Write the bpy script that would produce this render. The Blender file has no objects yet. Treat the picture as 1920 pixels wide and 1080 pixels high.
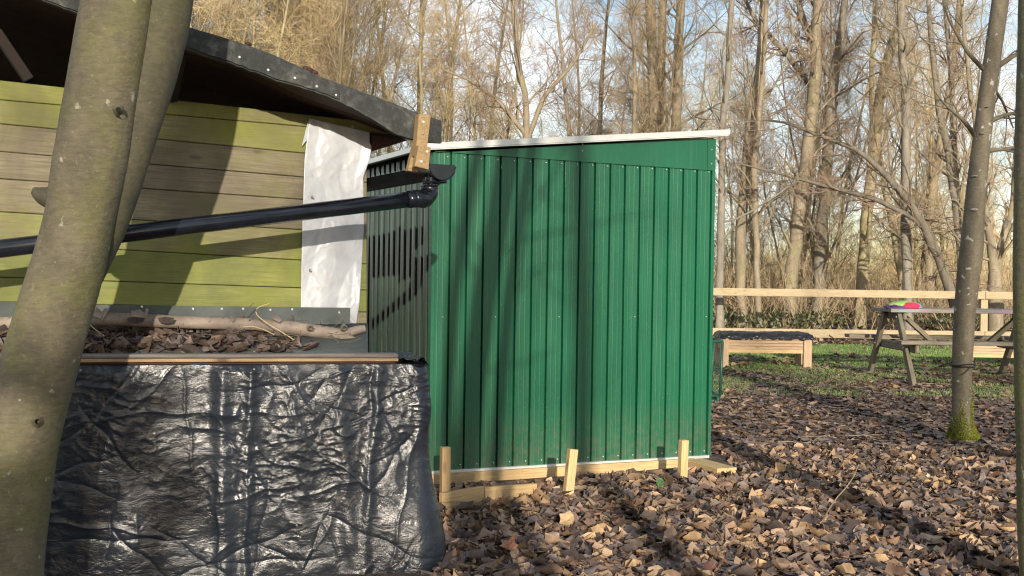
import bpy, bmesh, math, random
import numpy as np
from mathutils import Vector, Matrix

random.seed(7)
rng = np.random.default_rng(7)
S = bpy.context.scene
COL = S.collection
R = math.radians

# ------------------------------------------------------------------ camera
FPX = 2200.0
CAM = Vector((0, 0, 1.2))
PITCH = 25.0 / FPX
ROLL = 0.015
F = Vector((0, math.cos(PITCH), -math.sin(PITCH)))
R0 = Vector((1, 0, 0)); U0 = R0.cross(F)
RR = (R0 * math.cos(ROLL) + U0 * math.sin(ROLL)).normalized()
UU = RR.cross(F).normalized()
cd = bpy.data.cameras.new('camera'); cam = bpy.data.objects.new('camera', cd); COL.objects.link(cam)
cd.sensor_width = 36; cd.lens = FPX / 1920 * 36; cd.clip_start = 0.05; cd.clip_end = 1000
cam.matrix_world = Matrix(((RR.x, UU.x, -F.x, CAM.x), (RR.y, UU.y, -F.y, CAM.y), (RR.z, UU.z, -F.z, CAM.z), (0, 0, 0, 1)))
S.camera = cam

# ------------------------------------------------------------------ world, sun, exposure
SUN_EL = R(12.5)
w = bpy.data.worlds.new('World'); S.world = w; w.use_nodes = True
nt = w.node_tree; nt.nodes.clear()
out = nt.nodes.new('ShaderNodeOutputWorld')
sky = nt.nodes.new('ShaderNodeTexSky'); sky.sky_type = 'NISHITA'; sky.sun_disc = False
sky.sun_elevation = SUN_EL; sky.sun_rotation = R(173.7); sky.air_density = 1.0; sky.dust_density = 0.7; sky.ozone_density = 1.5
bg = nt.nodes.new('ShaderNodeBackground'); bg.inputs[1].default_value = 0.13
nt.links.new(sky.outputs[0], bg.inputs[0])
cb = nt.nodes.new('ShaderNodeBackground'); cb.inputs[0].default_value = (0.93, 0.95, 1.0, 1); cb.inputs[1].default_value = 1.22
tc = nt.nodes.new('ShaderNodeTexCoord'); mp = nt.nodes.new('ShaderNodeMapping'); mp.inputs['Scale'].default_value = (1, 1, 2.2); mp.inputs['Location'].default_value = (2.15, 0.4, 0.3)
nz = nt.nodes.new('ShaderNodeTexNoise'); nz.inputs['Scale'].default_value = 3.0; nz.inputs['Detail'].default_value = 7; nz.inputs['Roughness'].default_value = 0.6
cr = nt.nodes.new('ShaderNodeValToRGB'); cr.color_ramp.elements[0].position = 0.44; cr.color_ramp.elements[1].position = 0.70
mx = nt.nodes.new('ShaderNodeMixShader')
nt.links.new(tc.outputs['Generated'], mp.inputs[0]); nt.links.new(mp.outputs[0], nz.inputs['Vector']); nt.links.new(nz.outputs[0], cr.inputs[0])
nt.links.new(cr.outputs[0], mx.inputs[0]); nt.links.new(bg.outputs[0], mx.inputs[1]); nt.links.new(cb.outputs[0], mx.inputs[2]); nt.links.new(mx.outputs[0], out.inputs[0])

sd = bpy.data.lights.new('sun', 'SUN'); sun = bpy.data.objects.new('sun', sd); COL.objects.link(sun)
sd.energy = 5.0; sd.angle = R(0.53); sd.color = (1.0, 0.89, 0.74)
LD = Vector((-0.11, 1.0, 0)).normalized() * math.cos(SUN_EL) + Vector((0, 0, -math.sin(SUN_EL)))
sun.rotation_euler = LD.to_track_quat('-Z', 'Y').to_euler(); sun.location = (3, -20, 20)
S.view_settings.view_transform = 'Standard'; S.view_settings.look = 'None'
S.view_settings.exposure = 0.36; S.view_settings.gamma = 1.0; S.view_settings.use_curve_mapping = False
S.cycles.filter_width = 1.15; S.cycles.max_bounces = 6; S.cycles.diffuse_bounces = 3; S.cycles.glossy_bounces = 3

# ------------------------------------------------------------------ picture-to-place helpers (real points on real planes)
def ray(u, v): return (F * FPX + RR * (u - 960) - UU * (v - 540))
def on_ground(u, v, z=0.0):
    d = ray(u, v); return CAM + d * ((z - CAM.z) / d.z)
def at_y(u, v, y):
    d = ray(u, v); return CAM + d * (y / d.y)
def on_plane(u, v, P, n):
    d = ray(u, v); return CAM + d * ((P - CAM).dot(n) / d.dot(n))

# ------------------------------------------------------------------ object helpers
def tag(o, label=None, cat=None, group=None, kind=None):
    if label: o['label'] = label
    if cat: o['category'] = cat
    if group: o['group'] = group
    if kind: o['kind'] = kind
    return o
def empty(name, loc, label, cat, group=None):
    o = bpy.data.objects.new(name, None); COL.objects.link(o); o.location = loc; o.empty_display_size = 0.1
    return tag(o, label, cat, group)
def wloc(o):
    p = Vector(o.location)
    while o.parent: o = o.parent; p = p + Vector(o.location)
    return p
def link_mesh(name, me, mat, parent=None, M=None, kind=None):
    o = bpy.data.objects.new(name, me); COL.objects.link(o)
    if mat is not None and len(me.materials) == 0: me.materials.append(mat)
    M = M if M is not None else Matrix.Identity(4)
    if parent is not None:
        o.parent = parent
        if parent.type == 'EMPTY': o.matrix_local = Matrix.Translation(-wloc(parent)) @ M
        else:
            Mp = parent.matrix_basis.copy(); pp = parent.parent
            if pp is not None: Mp = Matrix.Translation(wloc(pp)) @ Mp
            o.matrix_local = Mp.inverted() @ M
    else: o.matrix_local = M
    if kind: o['kind'] = kind
    return o
def pydata(name, V, Fc, smooth=False):
    me = bpy.data.meshes.new(name); me.from_pydata([tuple(v) for v in V], [], [tuple(f) for f in Fc]); me.update()
    if smooth: me.polygons.foreach_set('use_smooth', [True] * len(me.polygons))
    return me
def npmesh(name, V, Fc, smooth=False, col=None):
    V = np.asarray(V, dtype=np.float32); Fc = np.asarray(Fc, dtype=np.int32); k = Fc.shape[1]
    me = bpy.data.meshes.new(name)
    me.vertices.add(len(V)); me.vertices.foreach_set('co', V.ravel())
    me.loops.add(Fc.size); me.loops.foreach_set('vertex_index', Fc.ravel())
    me.polygons.add(len(Fc)); me.polygons.foreach_set('loop_start', np.arange(0, Fc.size, k, dtype=np.int32))
    me.polygons.foreach_set('loop_total', np.full(len(Fc), k, dtype=np.int32))
    me.polygons.foreach_set('use_smooth', np.full(len(Fc), bool(smooth)))
    me.update(calc_edges=True)
    if col is not None:
        a = me.color_attributes.new('Col', 'FLOAT_COLOR', 'POINT')
        c = np.ones((len(V), 4), dtype=np.float32); c[:, :3] = col; a.data.foreach_set('color', c.ravel())
    return me
_bc = {}
def box_me(lx, ly, lz, bev=0.003, wob=0.0):
    key = (round(lx, 4), round(ly, 4), round(lz, 4), bev)
    if key in _bc: return _bc[key]
    bm = bmesh.new(); bmesh.ops.create_cube(bm, size=1.0)
    for v in bm.verts: v.co = Vector((v.co.x * lx, v.co.y * ly, v.co.z * lz))
    if bev > 0: bmesh.ops.bevel(bm, geom=bm.edges[:], offset=min(bev, lx * .3, ly * .3, lz * .3), segments=1, affect='EDGES')
    me = bpy.data.meshes.new('block'); bm.to_mesh(me); bm.free(); _bc[key] = me
    return me
def frame(p0, p1, up=Vector((0, 0, 1))):
    x = (p1 - p0).normalized(); z = up - x * up.dot(x)
    if z.length < 1e-4: z = Vector((0, 1, 0)) - x * x.y
    z.normalize(); y = z.cross(x)
    M = Matrix(((x.x, y.x, z.x, 0), (x.y, y.y, z.y, 0), (x.z, y.z, z.z, 0), (0, 0, 0, 1)))
    return Matrix.Translation((p0 + p1) / 2) @ M
def beam(name, p0, p1, wy, hz, mat, parent=None, up=Vector((0, 0, 1)), bev=0.003, kind=None):
    """timber from p0 to p1; local x runs along it, y is its width, z its height along up"""
    p0 = Vector(p0); p1 = Vector(p1)
    me = box_me((p1 - p0).length, wy, hz, bev)
    if me.materials and me.materials[0] is not mat: me = me.copy(); me.materials.clear()
    return link_mesh(name, me, mat, parent, frame(p0, p1, up), kind)
def prism(name, pts, thick, n, mat, parent=None, kind=None, bev=0.0):
    """plate whose outline pts lies in a plane, given depth 'thick' against n"""
    n = n.normalized(); c = sum(pts, Vector()) / len(pts)
    k = len(pts); V = [p - c for p in pts] + [p - c - n * thick for p in pts]
    Fc = [tuple(range(k)), tuple(range(2 * k - 1, k - 1, -1))] + [((i + 1) % k, i, i + k, (i + 1) % k + k) for i in range(k)]
    bm = bmesh.new(); vs = [bm.verts.new(v) for v in V]
    for f in Fc: bm.faces.new([vs[i] for i in f])
    bmesh.ops.recalc_face_normals(bm, faces=bm.faces[:])
    if bev: bmesh.ops.bevel(bm, geom=bm.edges[:], offset=bev, segments=1, affect='EDGES')
    me = bpy.data.meshes.new(name); bm.to_mesh(me); bm.free()
    return link_mesh(name, me, mat, parent, Matrix.Translation(c), kind)
def tubes(P, Rd, sides, jit=0.0):
    """P (N,K,3) polylines, Rd (N,K) radii -> verts, quads"""
    P = np.asarray(P, float); N, K, _ = P.shape
    T = np.gradient(P, axis=1); T /= np.linalg.norm(T, axis=2, keepdims=True) + 1e-9
    ref = np.where(np.abs(T[:, :1, 2:3]) > 0.8, np.array([[[1., 0, 0]]]), np.array([[[0, 0, 1.]]]))
    ref = np.broadcast_to(ref, T.shape)
    A = np.cross(T, ref); A /= np.linalg.norm(A, axis=2, keepdims=True) + 1e-9
    B = np.cross(T, A)
    th = np.arange(sides) / sides * 2 * np.pi
    rr = Rd[:, :, None]
    if jit > 0: rr = rr * (1 + rng.normal(0, jit, (N, K, sides)))
    V = P[:, :, None, :] + rr[..., None] * (np.cos(th)[None, None, :, None] * A[:, :, None, :] + np.sin(th)[None, None, :, None] * B[:, :, None, :])
    idx = np.arange(N * K * sides).reshape(N, K, sides)
    a = idx[:, :-1, :]; b = np.roll(a, -1, axis=2); c = idx[:, 1:, :]; d = np.roll(c, -1, axis=2)
    Q = np.stack([a, b, d, c], axis=-1).reshape(-1, 4)
    return V.reshape(-1, 3), Q
def merge(parts):
    Vs, Qs, o = [], [], 0
    for V, Q in parts: Vs.append(V); Qs.append(Q + o); o += len(V)
    return np.concatenate(Vs), np.concatenate(Qs)
def resample(path, rad, K):
    path = np.asarray(path, float); rad = np.asarray(rad, float)
    L = np.concatenate([[0], np.cumsum(np.linalg.norm(np.diff(path, axis=0), axis=1))]); t = np.linspace(0, L[-1], K)
    # smooth with catmull-like cubic through numpy: linear then box filter
    P = np.stack([np.interp(t, L, path[:, i]) for i in range(3)], 1); r = np.interp(t, L, rad)
    for _ in range(max(1, K // 14)):
        P[1:-1] = (P[:-2] + 2 * P[1:-1] + P[2:]) / 4
    return P, r
def pipe(name, path, rad, sides, mat, parent=None, K=None, cap=True, jit=0.0, kind=None, smooth=True):
    path = [tuple(p) for p in path]; rad = [rad] * len(path) if isinstance(rad, (int, float)) else rad
    if K: P, r = resample(path, rad, K)
    else: P, r = np.array(path), np.array(rad, float)
    V, Q = tubes(P[None], r[None], sides, jit)
    o0 = V.mean(0)
    bm = bmesh.new(); vs = [bm.verts.new(v - o0) for v in V]
    for q in Q: bm.faces.new([vs[i] for i in q]).smooth = smooth
    if cap:
        n = len(P)
        bm.faces.new([vs[i] for i in range(sides)][::-1]); bm.faces.new([vs[(n - 1) * sides + i] for i in range(sides)])
    me = bpy.data.meshes.new(name); bm.to_mesh(me); bm.free()
    return link_mesh(name, me, mat, parent, Matrix.Translation(Vector(o0)), kind)
def vnoise(x, y, seed=0):
    r = np.random.default_rng(seed); G = r.random((64, 64))
    xi = np.floor(x).astype(int); yi = np.floor(y).astype(int); fx = x - xi; fy = y - yi
    fx = fx * fx * (3 - 2 * fx); fy = fy * fy * (3 - 2 * fy)
    g = lambda i, j: G[i % 64, j % 64]
    return (g(xi, yi) * (1 - fx) + g(xi + 1, yi) * fx) * (1 - fy) + (g(xi, yi + 1) * (1 - fx) + g(xi + 1, yi + 1) * fx) * fy
def fbm(x, y, seed=0, o=4):
    s = 0; a = 0.5
    for i in range(o): s = s + a * vnoise(x * 2 ** i + 17 * i, y * 2 ** i + 31 * i, seed + i); a *= 0.5
    return s

# ------------------------------------------------------------------ materials
class Mt:
    def __init__(s, name):
        s.m = bpy.data.materials.new(name); s.m.use_nodes = True; s.t = s.m.node_tree; s.n = s.t.nodes; s.L = s.t.links.new
        s.b = s.n['Principled BSDF']
    def node(s, typ, **kw):
        n = s.n.new(typ)
        for k, v in kw.items():
            if k in n.inputs: n.inputs[k].default_value = v
            else: setattr(n, k, v)
        return n
    def coord(s, scale=(1, 1, 1), which='Object', rnd=True, rot=(0, 0, 0)):
        c = s.node('ShaderNodeTexCoord'); m = s.node('ShaderNodeMapping'); m.inputs['Scale'].default_value = scale; m.inputs['Rotation'].default_value = rot
        s.L(c.outputs[which], m.inputs[0])
        if rnd:
            oi = s.node('ShaderNodeObjectInfo'); mu = s.node('ShaderNodeMath', operation='MULTIPLY'); mu.inputs[1].default_value = 37.0
            s.L(oi.outputs['Random'], mu.inputs[0]); cx = s.node('ShaderNodeCombineXYZ'); s.L(mu.outputs[0], cx.inputs[0]); s.L(mu.outputs[0], cx.inputs[1]); s.L(mu.outputs[0], cx.inputs[2])
            s.L(cx.outputs[0], m.inputs['Location'])
        return m.outputs[0]
    def noise(s, vec, scale, detail=4, rough=0.55, dist=0.0):
        n = s.node('ShaderNodeTexNoise', Scale=scale, Detail=detail, Roughness=rough, Distortion=dist); s.L(vec, n.inputs['Vector']); return n.outputs[0]
    def ramp(s, fac, stops, interp='LINEAR'):
        r = s.node('ShaderNodeValToRGB'); r.color_ramp.interpolation = interp; e = r.color_ramp.elements
        while len(e) < len(stops): e.new(0.5)
        for i, (p, c) in enumerate(stops):
            e[i].position = p; e[i].color = (c, c, c, 1) if isinstance(c, (int, float)) else (*c, 1)
        s.L(fac, r.inputs[0]); return r.outputs[0]
    def mix(s, fac, a, b, mode='MIX'):
        m = s.node('ShaderNodeMix', data_type='RGBA', blend_type=mode)
        for sock, v in ((m.inputs[0], fac), (m.inputs[6], a), (m.inputs[7], b)):
            if isinstance(v, (int, float)): sock.default_value = v
            elif isinstance(v, tuple): sock.default_value = (*v, 1)
            else: s.L(v, sock)
        return m.outputs[2]
    def done(s, color=None, rough=None, bump=None, bs=0.3, bd=0.01, **kw):
        if color is not None:
            if isinstance(color, tuple): s.b.inputs['Base Color'].default_value = (*color, 1)
            else: s.L(color, s.b.inputs['Base Color'])
        if rough is not None:
            if isinstance(rough, (int, float)): s.b.inputs['Roughness'].default_value = rough
            else: s.L(rough, s.b.inputs['Roughness'])
        if bump is not None:
            bp = s.node('ShaderNodeBump', Strength=bs, Distance=bd); s.L(bump, bp.inputs['Height']); s.L(bp.outputs[0], s.b.inputs['Normal'])
        for k, v in kw.items(): s.b.inputs[k.replace('_', ' ')].default_value = v
        return s.m

def wood(name, c1, c2, dark, moss=0.0, mosscol=(0.16, 0.19, 0.03), rough=0.75, knots=True):
    s = Mt(name); v = s.coord((1.2, 26, 26)); v2 = s.coord((1, 1, 1))
    g = s.noise(v, 3.0, 6, 0.6, 0.6); g2 = s.noise(s.coord((2.2, 70, 70)), 3.0, 4, 0.65)
    c = s.ramp(g, [(0.34, c2), (0.58, c1)])
    c = s.mix(s.ramp(g2, [(0.45, 0.0), (0.68, 0.6)]), c, dark)
    if knots:
        vo = s.node('ShaderNodeTexVoronoi', Scale=1.0); s.L(s.coord((3.2, 9, 9)), vo.inputs['Vector'])
        c = s.mix(s.ramp(vo.outputs['Distance'], [(0.05, 0.85), (0.13, 0.0)]), c, dark)
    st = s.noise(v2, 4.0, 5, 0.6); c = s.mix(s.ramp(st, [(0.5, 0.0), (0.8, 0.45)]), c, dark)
    if moss > 0:
        m1 = s.noise(s.coord((1, 1.4, 1.4)), 2.6, 7, 0.62, 0.5)
        c = s.mix(s.ramp(m1, [(0.66 - 0.38 * moss, 0.0), (0.84 - 0.36 * moss, 0.85)]), c, s.mix(g, mosscol, tuple(x * 0.6 for x in mosscol)))
    if moss >= 0.5:
        gp_ = s.node('ShaderNodeNewGeometry'); shade_blotch = s.noise(gp_.outputs['Position'], 2.3, 6, 0.62, 0.4)
        c = s.mix(s.ramp(shade_blotch, [(0.42, 0.62), (0.60, 0.0)]), c, tuple(x * 1.15 for x in dark))  # soft tree shade painted across the boards as darker blotches
    h = s.mix(0.5, g, g2)
    return s.done(c, rough, h, 0.5, 0.004)

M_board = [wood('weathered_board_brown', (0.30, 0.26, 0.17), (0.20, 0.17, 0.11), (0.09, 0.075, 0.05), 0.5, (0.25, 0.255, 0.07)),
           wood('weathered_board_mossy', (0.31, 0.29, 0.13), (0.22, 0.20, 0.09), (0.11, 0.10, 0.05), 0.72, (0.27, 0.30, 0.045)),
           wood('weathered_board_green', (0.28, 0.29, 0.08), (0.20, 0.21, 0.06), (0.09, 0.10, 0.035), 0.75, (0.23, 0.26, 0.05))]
M_newwood = wood('new_pine', (0.62, 0.44, 0.22), (0.50, 0.34, 0.16), (0.30, 0.19, 0.09), 0)
M_brack = wood('bracket_pine', (0.42, 0.29, 0.14), (0.32, 0.21, 0.10), (0.15, 0.10, 0.05), 0)
M_larch = wood('larch', (0.50, 0.36, 0.23), (0.40, 0.28, 0.18), (0.24, 0.15, 0.08), 0)
M_rail = wood('rail_wood', (0.45, 0.36, 0.22), (0.33, 0.26, 0.16), (0.20, 0.15, 0.08), 0.15, (0.25, 0.24, 0.08))
M_grey = wood('greyed_wood', (0.225, 0.19, 0.135), (0.135, 0.112, 0.08), (0.05, 0.045, 0.035), 0.35, (0.10, 0.11, 0.05))
M_soffit = wood('brown_soffit', (0.07, 0.028, 0.018), (0.045, 0.02, 0.013), (0.02, 0.01, 0.008), 0)
M_ply = wood('ply_board', (0.22, 0.20, 0.19), (0.15, 0.13, 0.12), (0.07, 0.06, 0.055), 0.1, (0.12, 0.13, 0.06))
M_plyedge = wood('ply_edge', (0.42, 0.28, 0.15), (0.3, 0.19, 0.10), (0.10, 0.06, 0.04), 0)

def simple(name, color, rough, nscale=12, var=0.25, bs=0.15, bd=0.003, **kw):
    s = Mt(name); n = s.noise(s.coord(), nscale, 5, 0.6)
    c = s.mix(s.ramp(n, [(0.3, 0.0), (0.75, 1.0)]), tuple(x * (1 - var) for x in color), tuple(min(1, x * (1 + var)) for x in color))
    rr = s.ramp(n, [(0.3, max(0, rough - 0.06)), (0.8, min(1, rough + 0.08))])
    return s.done(c, rr, n, bs, bd, **kw)
def green_metal(name, col, rough=0.4):
    s = Mt(name); v = s.coord(which='Object'); n = s.noise(v, 3, 4, 0.6)
    st = s.noise(s.coord((9, 9, 0.35)), 4, 5, 0.7)
    c = s.mix(s.ramp(n, [(0.3, 0.0), (0.8, 1.0)]), tuple(x * 0.88 for x in col), tuple(x * 1.1 for x in col))
    c = s.mix(s.ramp(st, [(0.55, 0.0), (0.85, 0.10)]), c, (0.22, 0.30, 0.24))
    sp = s.noise(v, 140, 2, 0.5); c = s.mix(s.ramp(sp, [(0.70, 0.0), (0.76, 0.5)]), c, (0.32, 0.38, 0.30))
    dz = s.node('ShaderNodeSeparateXYZ'); gp_ = s.node('ShaderNodeNewGeometry'); s.L(gp_.outputs['Position'], dz.inputs[0]); mz = s.node('ShaderNodeMapRange'); mz.inputs[1].default_value = 0.04; mz.inputs[2].default_value = 0.42; mz.inputs[3].default_value = 0.55; mz.inputs[4].default_value = 0.0; s.L(dz.outputs[2], mz.inputs[0])
    md = s.node('ShaderNodeMath', operation='MULTIPLY'); s.L(mz.outputs[0], md.inputs[0]); s.L(s.ramp(s.noise(v, 22, 6, 0.7), [(0.42, 0.15), (0.62, 1.0)]), md.inputs[1]); c = s.mix(md.outputs[0], c, (0.13, 0.105, 0.075))
    r = s.ramp(st, [(0.3, rough - 0.05), (0.8, rough + 0.2)])
    return s.done(c, r, s.noise(s.coord((1, 1, 0.4)), 5, 2, 0.5), 0.12, 0.012, Coat_Weight=0.08, Coat_Roughness=0.2)
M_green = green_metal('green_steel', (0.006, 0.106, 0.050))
M_gshade = green_metal('shaded_green_steel', (0.022, 0.048, 0.032), 0.3)  # darker copy of the green steel, the side wall's shade in its colour
M_alu = simple('aluminium_trim', (0.66, 0.66, 0.63), 0.38, 8, 0.12, Metallic=0.35)
M_screw = simple('zinc_screw', (0.75, 0.74, 0.7), 0.35, 30, 0.1, Metallic=0.5)
M_nail = simple('dull_nail', (0.30, 0.28, 0.26), 0.5, 30, 0.2)
M_pvc = simple('black_pvc', (0.010, 0.012, 0.018), 0.2, 9, 0.5, 0.06, 0.003)
M_wire = simple('green_coated_wire', (0.012, 0.07, 0.045), 0.45)
M_blackcord = simple('black_cord', (0.012, 0.012, 0.013), 0.6)

def felt_mat():
    s = Mt('mineral_felt'); v = s.coord(); n = s.noise(v, 6, 6, 0.65); f = s.noise(v, 260, 2, 0.6)
    c = s.ramp(n, [(0.34, (0.020, 0.024, 0.024)), (0.5, (0.06, 0.064, 0.06)), (0.70, (0.16, 0.155, 0.13))])
    c = s.mix(s.ramp(s.noise(v, 30, 5, 0.7), [(0.48, 0.7), (0.58, 0.0)]), c, (0.02, 0.022, 0.022))
    c = s.mix(s.ramp(f, [(0.5, 0.0), (0.75, 0.25)]), c, (0.14, 0.14, 0.13))
    return s.done(c, 0.85, f, 0.5, 0.002)
M_felt = felt_mat()
def felt_green():
    s = Mt('green_grey_felt'); v = s.coord(); n = s.noise(v, 7, 6, 0.65); f = s.noise(v, 240, 2, 0.6)
    c = s.ramp(n, [(0.3, (0.05, 0.062, 0.06)), (0.7, (0.11, 0.125, 0.12))])
    return s.done(c, 0.8, f, 0.5, 0.002)
M_feltg = felt_green()
def polythene():
    s = Mt('black_polythene'); v = s.coord(); n = s.noise(v, 5, 4, 0.6)
    v1 = s.node('ShaderNodeTexVoronoi', Scale=22.0, feature='F1'); s.L(s.mix(0.08, v, s.node('ShaderNodeTexNoise', Scale=6.0).outputs[1]), v1.inputs['Vector'])
    w1 = s.noise(s.coord((1, 1, 1.8)), 11, 5, 0.6, 1.6)
    h = s.mix(0.5, v1.outputs['Distance'], s.ramp(w1, [(0.3, 0.0), (0.5, 1.0), (0.7, 0.0)]))
    c = s.ramp(n, [(0.3, (0.013, 0.017, 0.025)), (0.75, (0.025, 0.030, 0.040))])
    dust = s.noise(v, 26, 6, 0.7); c = s.mix(s.ramp(dust, [(0.6, 0.0), (0.95, 0.35)]), c, (0.10, 0.095, 0.085))
    return s.done(c, s.ramp(n, [(0.3, 0.19), (0.8, 0.33)]), h, 0.36, 0.005)
M_poly = polythene()
M_liner = simple('shiny_black_liner', (0.010, 0.011, 0.014), 0.16, 30, 0.4, 0.8, 0.02)
def white_sheet():
    s = Mt('white_pvc_sheet'); v = s.coord(); n = s.noise(v, 6, 5, 0.65); w1 = s.noise(v, 9, 4, 0.6, 1.2)
    c = s.ramp(n, [(0.3, (0.36, 0.38, 0.42)), (0.65, (0.52, 0.545, 0.58))])
    c = s.mix(s.ramp(w1, [(0.58, 0.0), (0.8, 0.4)]), c, (0.42, 0.34, 0.24))
    vv = s.node('ShaderNodeTexVoronoi', Scale=13.0, feature='F1'); s.L(v, vv.inputs['Vector']); return s.done(c, 0.34, s.mix(0.5, w1, vv.outputs['Distance']), 0.35, 0.012)
M_white = white_sheet()

def bark(name, c1, c2, lichen=(0.42, 0.42, 0.32), li=0.3, moss=0.0, mosscol=(0.13, 0.15, 0.03), vs=(1, 1, 0.3), rough=0.85, sc=1.0, bs=0.5):
    s = Mt(name); v = s.coord(vs, rnd=True); n = s.noise(v, 9 * sc, 7, 0.65); b = s.noise(s.coord(), 2.2 * sc, 5, 0.65)
    c = s.ramp(n, [(0.3, c2), (0.68, c1)])
    if moss > 0: c = s.mix(s.ramp(b, [(0.66 - 0.4 * moss, 0.0), (0.85 - 0.4 * moss, 0.85)]), c, mosscol)
    if li > 0:
        l = s.noise(s.coord(), 16 * sc, 3, 0.5); c = s.mix(s.ramp(l, [(0.70 - 0.07 * li, 0.0), (0.73 - 0.07 * li, 0.85)]), c, lichen)
    hl = s.noise(s.coord((1, 1, 3.0)), 26 * sc, 5, 0.7); sp = s.noise(s.coord(), 60 * sc, 4, 0.7)
    c = s.mix(s.ramp(hl, [(0.40, 0.32), (0.56, 0.0)]), c, tuple(x * 0.45 for x in c2)); c = s.mix(s.ramp(sp, [(0.58, 0.0), (0.72, 0.4)]), c, tuple(min(1, x * 1.9) for x in c1))
    return s.done(c, rough, s.mix(0.5, n, hl), bs, 0.012)
M_barkfg = bark('smooth_mossy_bark', (0.175, 0.15, 0.095), (0.10, 0.088, 0.056), (0.36, 0.36, 0.27), 0.3, 0.5, (0.15, 0.15, 0.045), (1, 1, 0.5), 0.8, 1.0, 0.7)
M_barkfg2 = bark('shaded_olive_bark', (0.10, 0.09, 0.055), (0.055, 0.05, 0.03), (0.26, 0.26, 0.19), 0.1, 0.4, (0.09, 0.09, 0.03), (1, 1, 0.5), 0.8, 1.0, 0.35)  # darker copy of the trunk bark, shade tinted in for the rear stem
M_barkr = bark('grey_brown_bark', (0.20, 0.17, 0.115), (0.095, 0.082, 0.056), (0.5, 0.5, 0.45), 0.5, 0.0, vs=(1, 1, 0.35), sc=1.2)
M_fungus = simple('pale_fungus', (0.36, 0.34, 0.28), 0.8, 40, 0.3)
M_moss = simple('bright_moss', (0.20, 0.24, 0.02), 0.95, 60, 0.5, 0.9, 0.01)
WB = [bark('wood_bark_tan', (0.35, 0.29, 0.20), (0.16, 0.13, 0.09), li=0.0, moss=0.35, mosscol=(0.22, 0.21, 0.09)),
      bark('wood_bark_grey', (0.30, 0.27, 0.21), (0.14, 0.125, 0.10), li=0.3, moss=0.2, mosscol=(0.18, 0.17, 0.08)),
      bark('wood_bark_ochre', (0.42, 0.35, 0.21), (0.22, 0.18, 0.11), li=0.0, moss=0.4, mosscol=(0.28, 0.27, 0.10)),
      bark('wood_bark_dull', (0.20, 0.175, 0.13), (0.10, 0.085, 0.065), li=0.2, moss=0.2, mosscol=(0.15, 0.15, 0.07))]
def twigm(name, c1, c2):
    s = Mt(name); n = s.noise(s.coord(), 2.5, 3, 0.6); return s.done(s.ramp(n, [(0.35, c1), (0.65, c2)]), 0.8)
TW = [twigm('twigs_tan', (0.32, 0.235, 0.14), (0.44, 0.335, 0.20)), twigm('twigs_russet', (0.20, 0.135, 0.10), (0.31, 0.215, 0.15)),
      twigm('twigs_ochre', (0.46, 0.35, 0.18), (0.60, 0.47, 0.25))]
def leafmat(name, transl=0.0, rough=0.6):
    s = Mt(name); a = s.node('ShaderNodeAttribute', attribute_name='Col'); n = s.noise(s.coord(rnd=False), 55, 4, 0.6)
    c = s.mix(s.ramp(n, [(0.3, 0.35), (0.7, 0.0)]), a.outputs[0], (0.02, 0.014, 0.01))
    return s.done(c, rough, n, 0.4, 0.002)
M_leaf = leafmat('dry_leaf'); M_grass = leafmat('grass_blade', rough=0.5)

# ------------------------------------------------------------------ ground
def gh(x, y):
    """ground height"""
    x = np.asarray(x, float); y = np.asarray(y, float)
    near = np.exp(-((y - 6.2) / 1.4) ** 2) * np.exp(-((x - 0.9) / 1.6) ** 2)
    return 0.035 * (fbm(x * 0.7 + 5, y * 0.7 + 9, 3) - 0.47) * np.clip((40 - y) / 20, 0, 1) + 0.05 * near * (fbm(x * 2.3, y * 2.3, 8) - 0.45)
def ground_mat():
    s = Mt('leafy_soil'); v = s.coord(rnd=False); n = s.noise(v, 1.1, 6, 0.65); f = s.noise(v, 28, 6, 0.7, 0.8); lv = s.node('ShaderNodeTexVoronoi', Scale=16.0); s.L(v, lv.inputs['Vector'])
    c = s.ramp(f, [(0.32, (0.022, 0.017, 0.014)), (0.52, (0.075, 0.055, 0.042)), (0.7, (0.18, 0.125, 0.085))])
    c = s.mix(s.ramp(lv.outputs['Color'], [(0.5, 0.0), (0.9, 0.6)]), c, (0.16, 0.11, 0.075))
    # grass-green patches in a belt of lawn before the fence
    sx = s.node('ShaderNodeSeparateXYZ'); s.L(v, sx.inputs[0])
    mr = s.ramp(sx.outputs[1], [(0.0, 0.0), (1.0, 0.0)])
    m1 = s.node('ShaderNodeMapRange'); m1.inputs[1].default_value = 13.0; m1.inputs[2].default_value = 16.0; s.L(sx.outputs[1], m1.inputs[0])
    m2 = s.node('ShaderNodeMapRange'); m2.inputs[1].default_value = 23.0; m2.inputs[2].default_value = 21.5; s.L(sx.outputs[1], m2.inputs[0])
    mm = s.node('ShaderNodeMath', operation='MULTIPLY'); s.L(m1.outputs[0], mm.inputs[0]); s.L(m2.outputs[0], mm.inputs[1])
    m3 = s.node('ShaderNodeMath', operation='MULTIPLY'); s.L(mm.outputs[0], m3.inputs[0]); s.L(s.ramp(n, [(0.35, 0.1), (0.55, 0.8)]), m3.inputs[1])
    c = s.mix(m3.outputs[0], c, s.ramp(f, [(0.3, (0.035, 0.06, 0.014)), (0.7, (0.10, 0.15, 0.03))]))
    return s.done(c, 0.9, s.mix(0.5, f, lv.outputs['Distance']), 0.9, 0.02)
M_ground = ground_mat()
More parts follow.
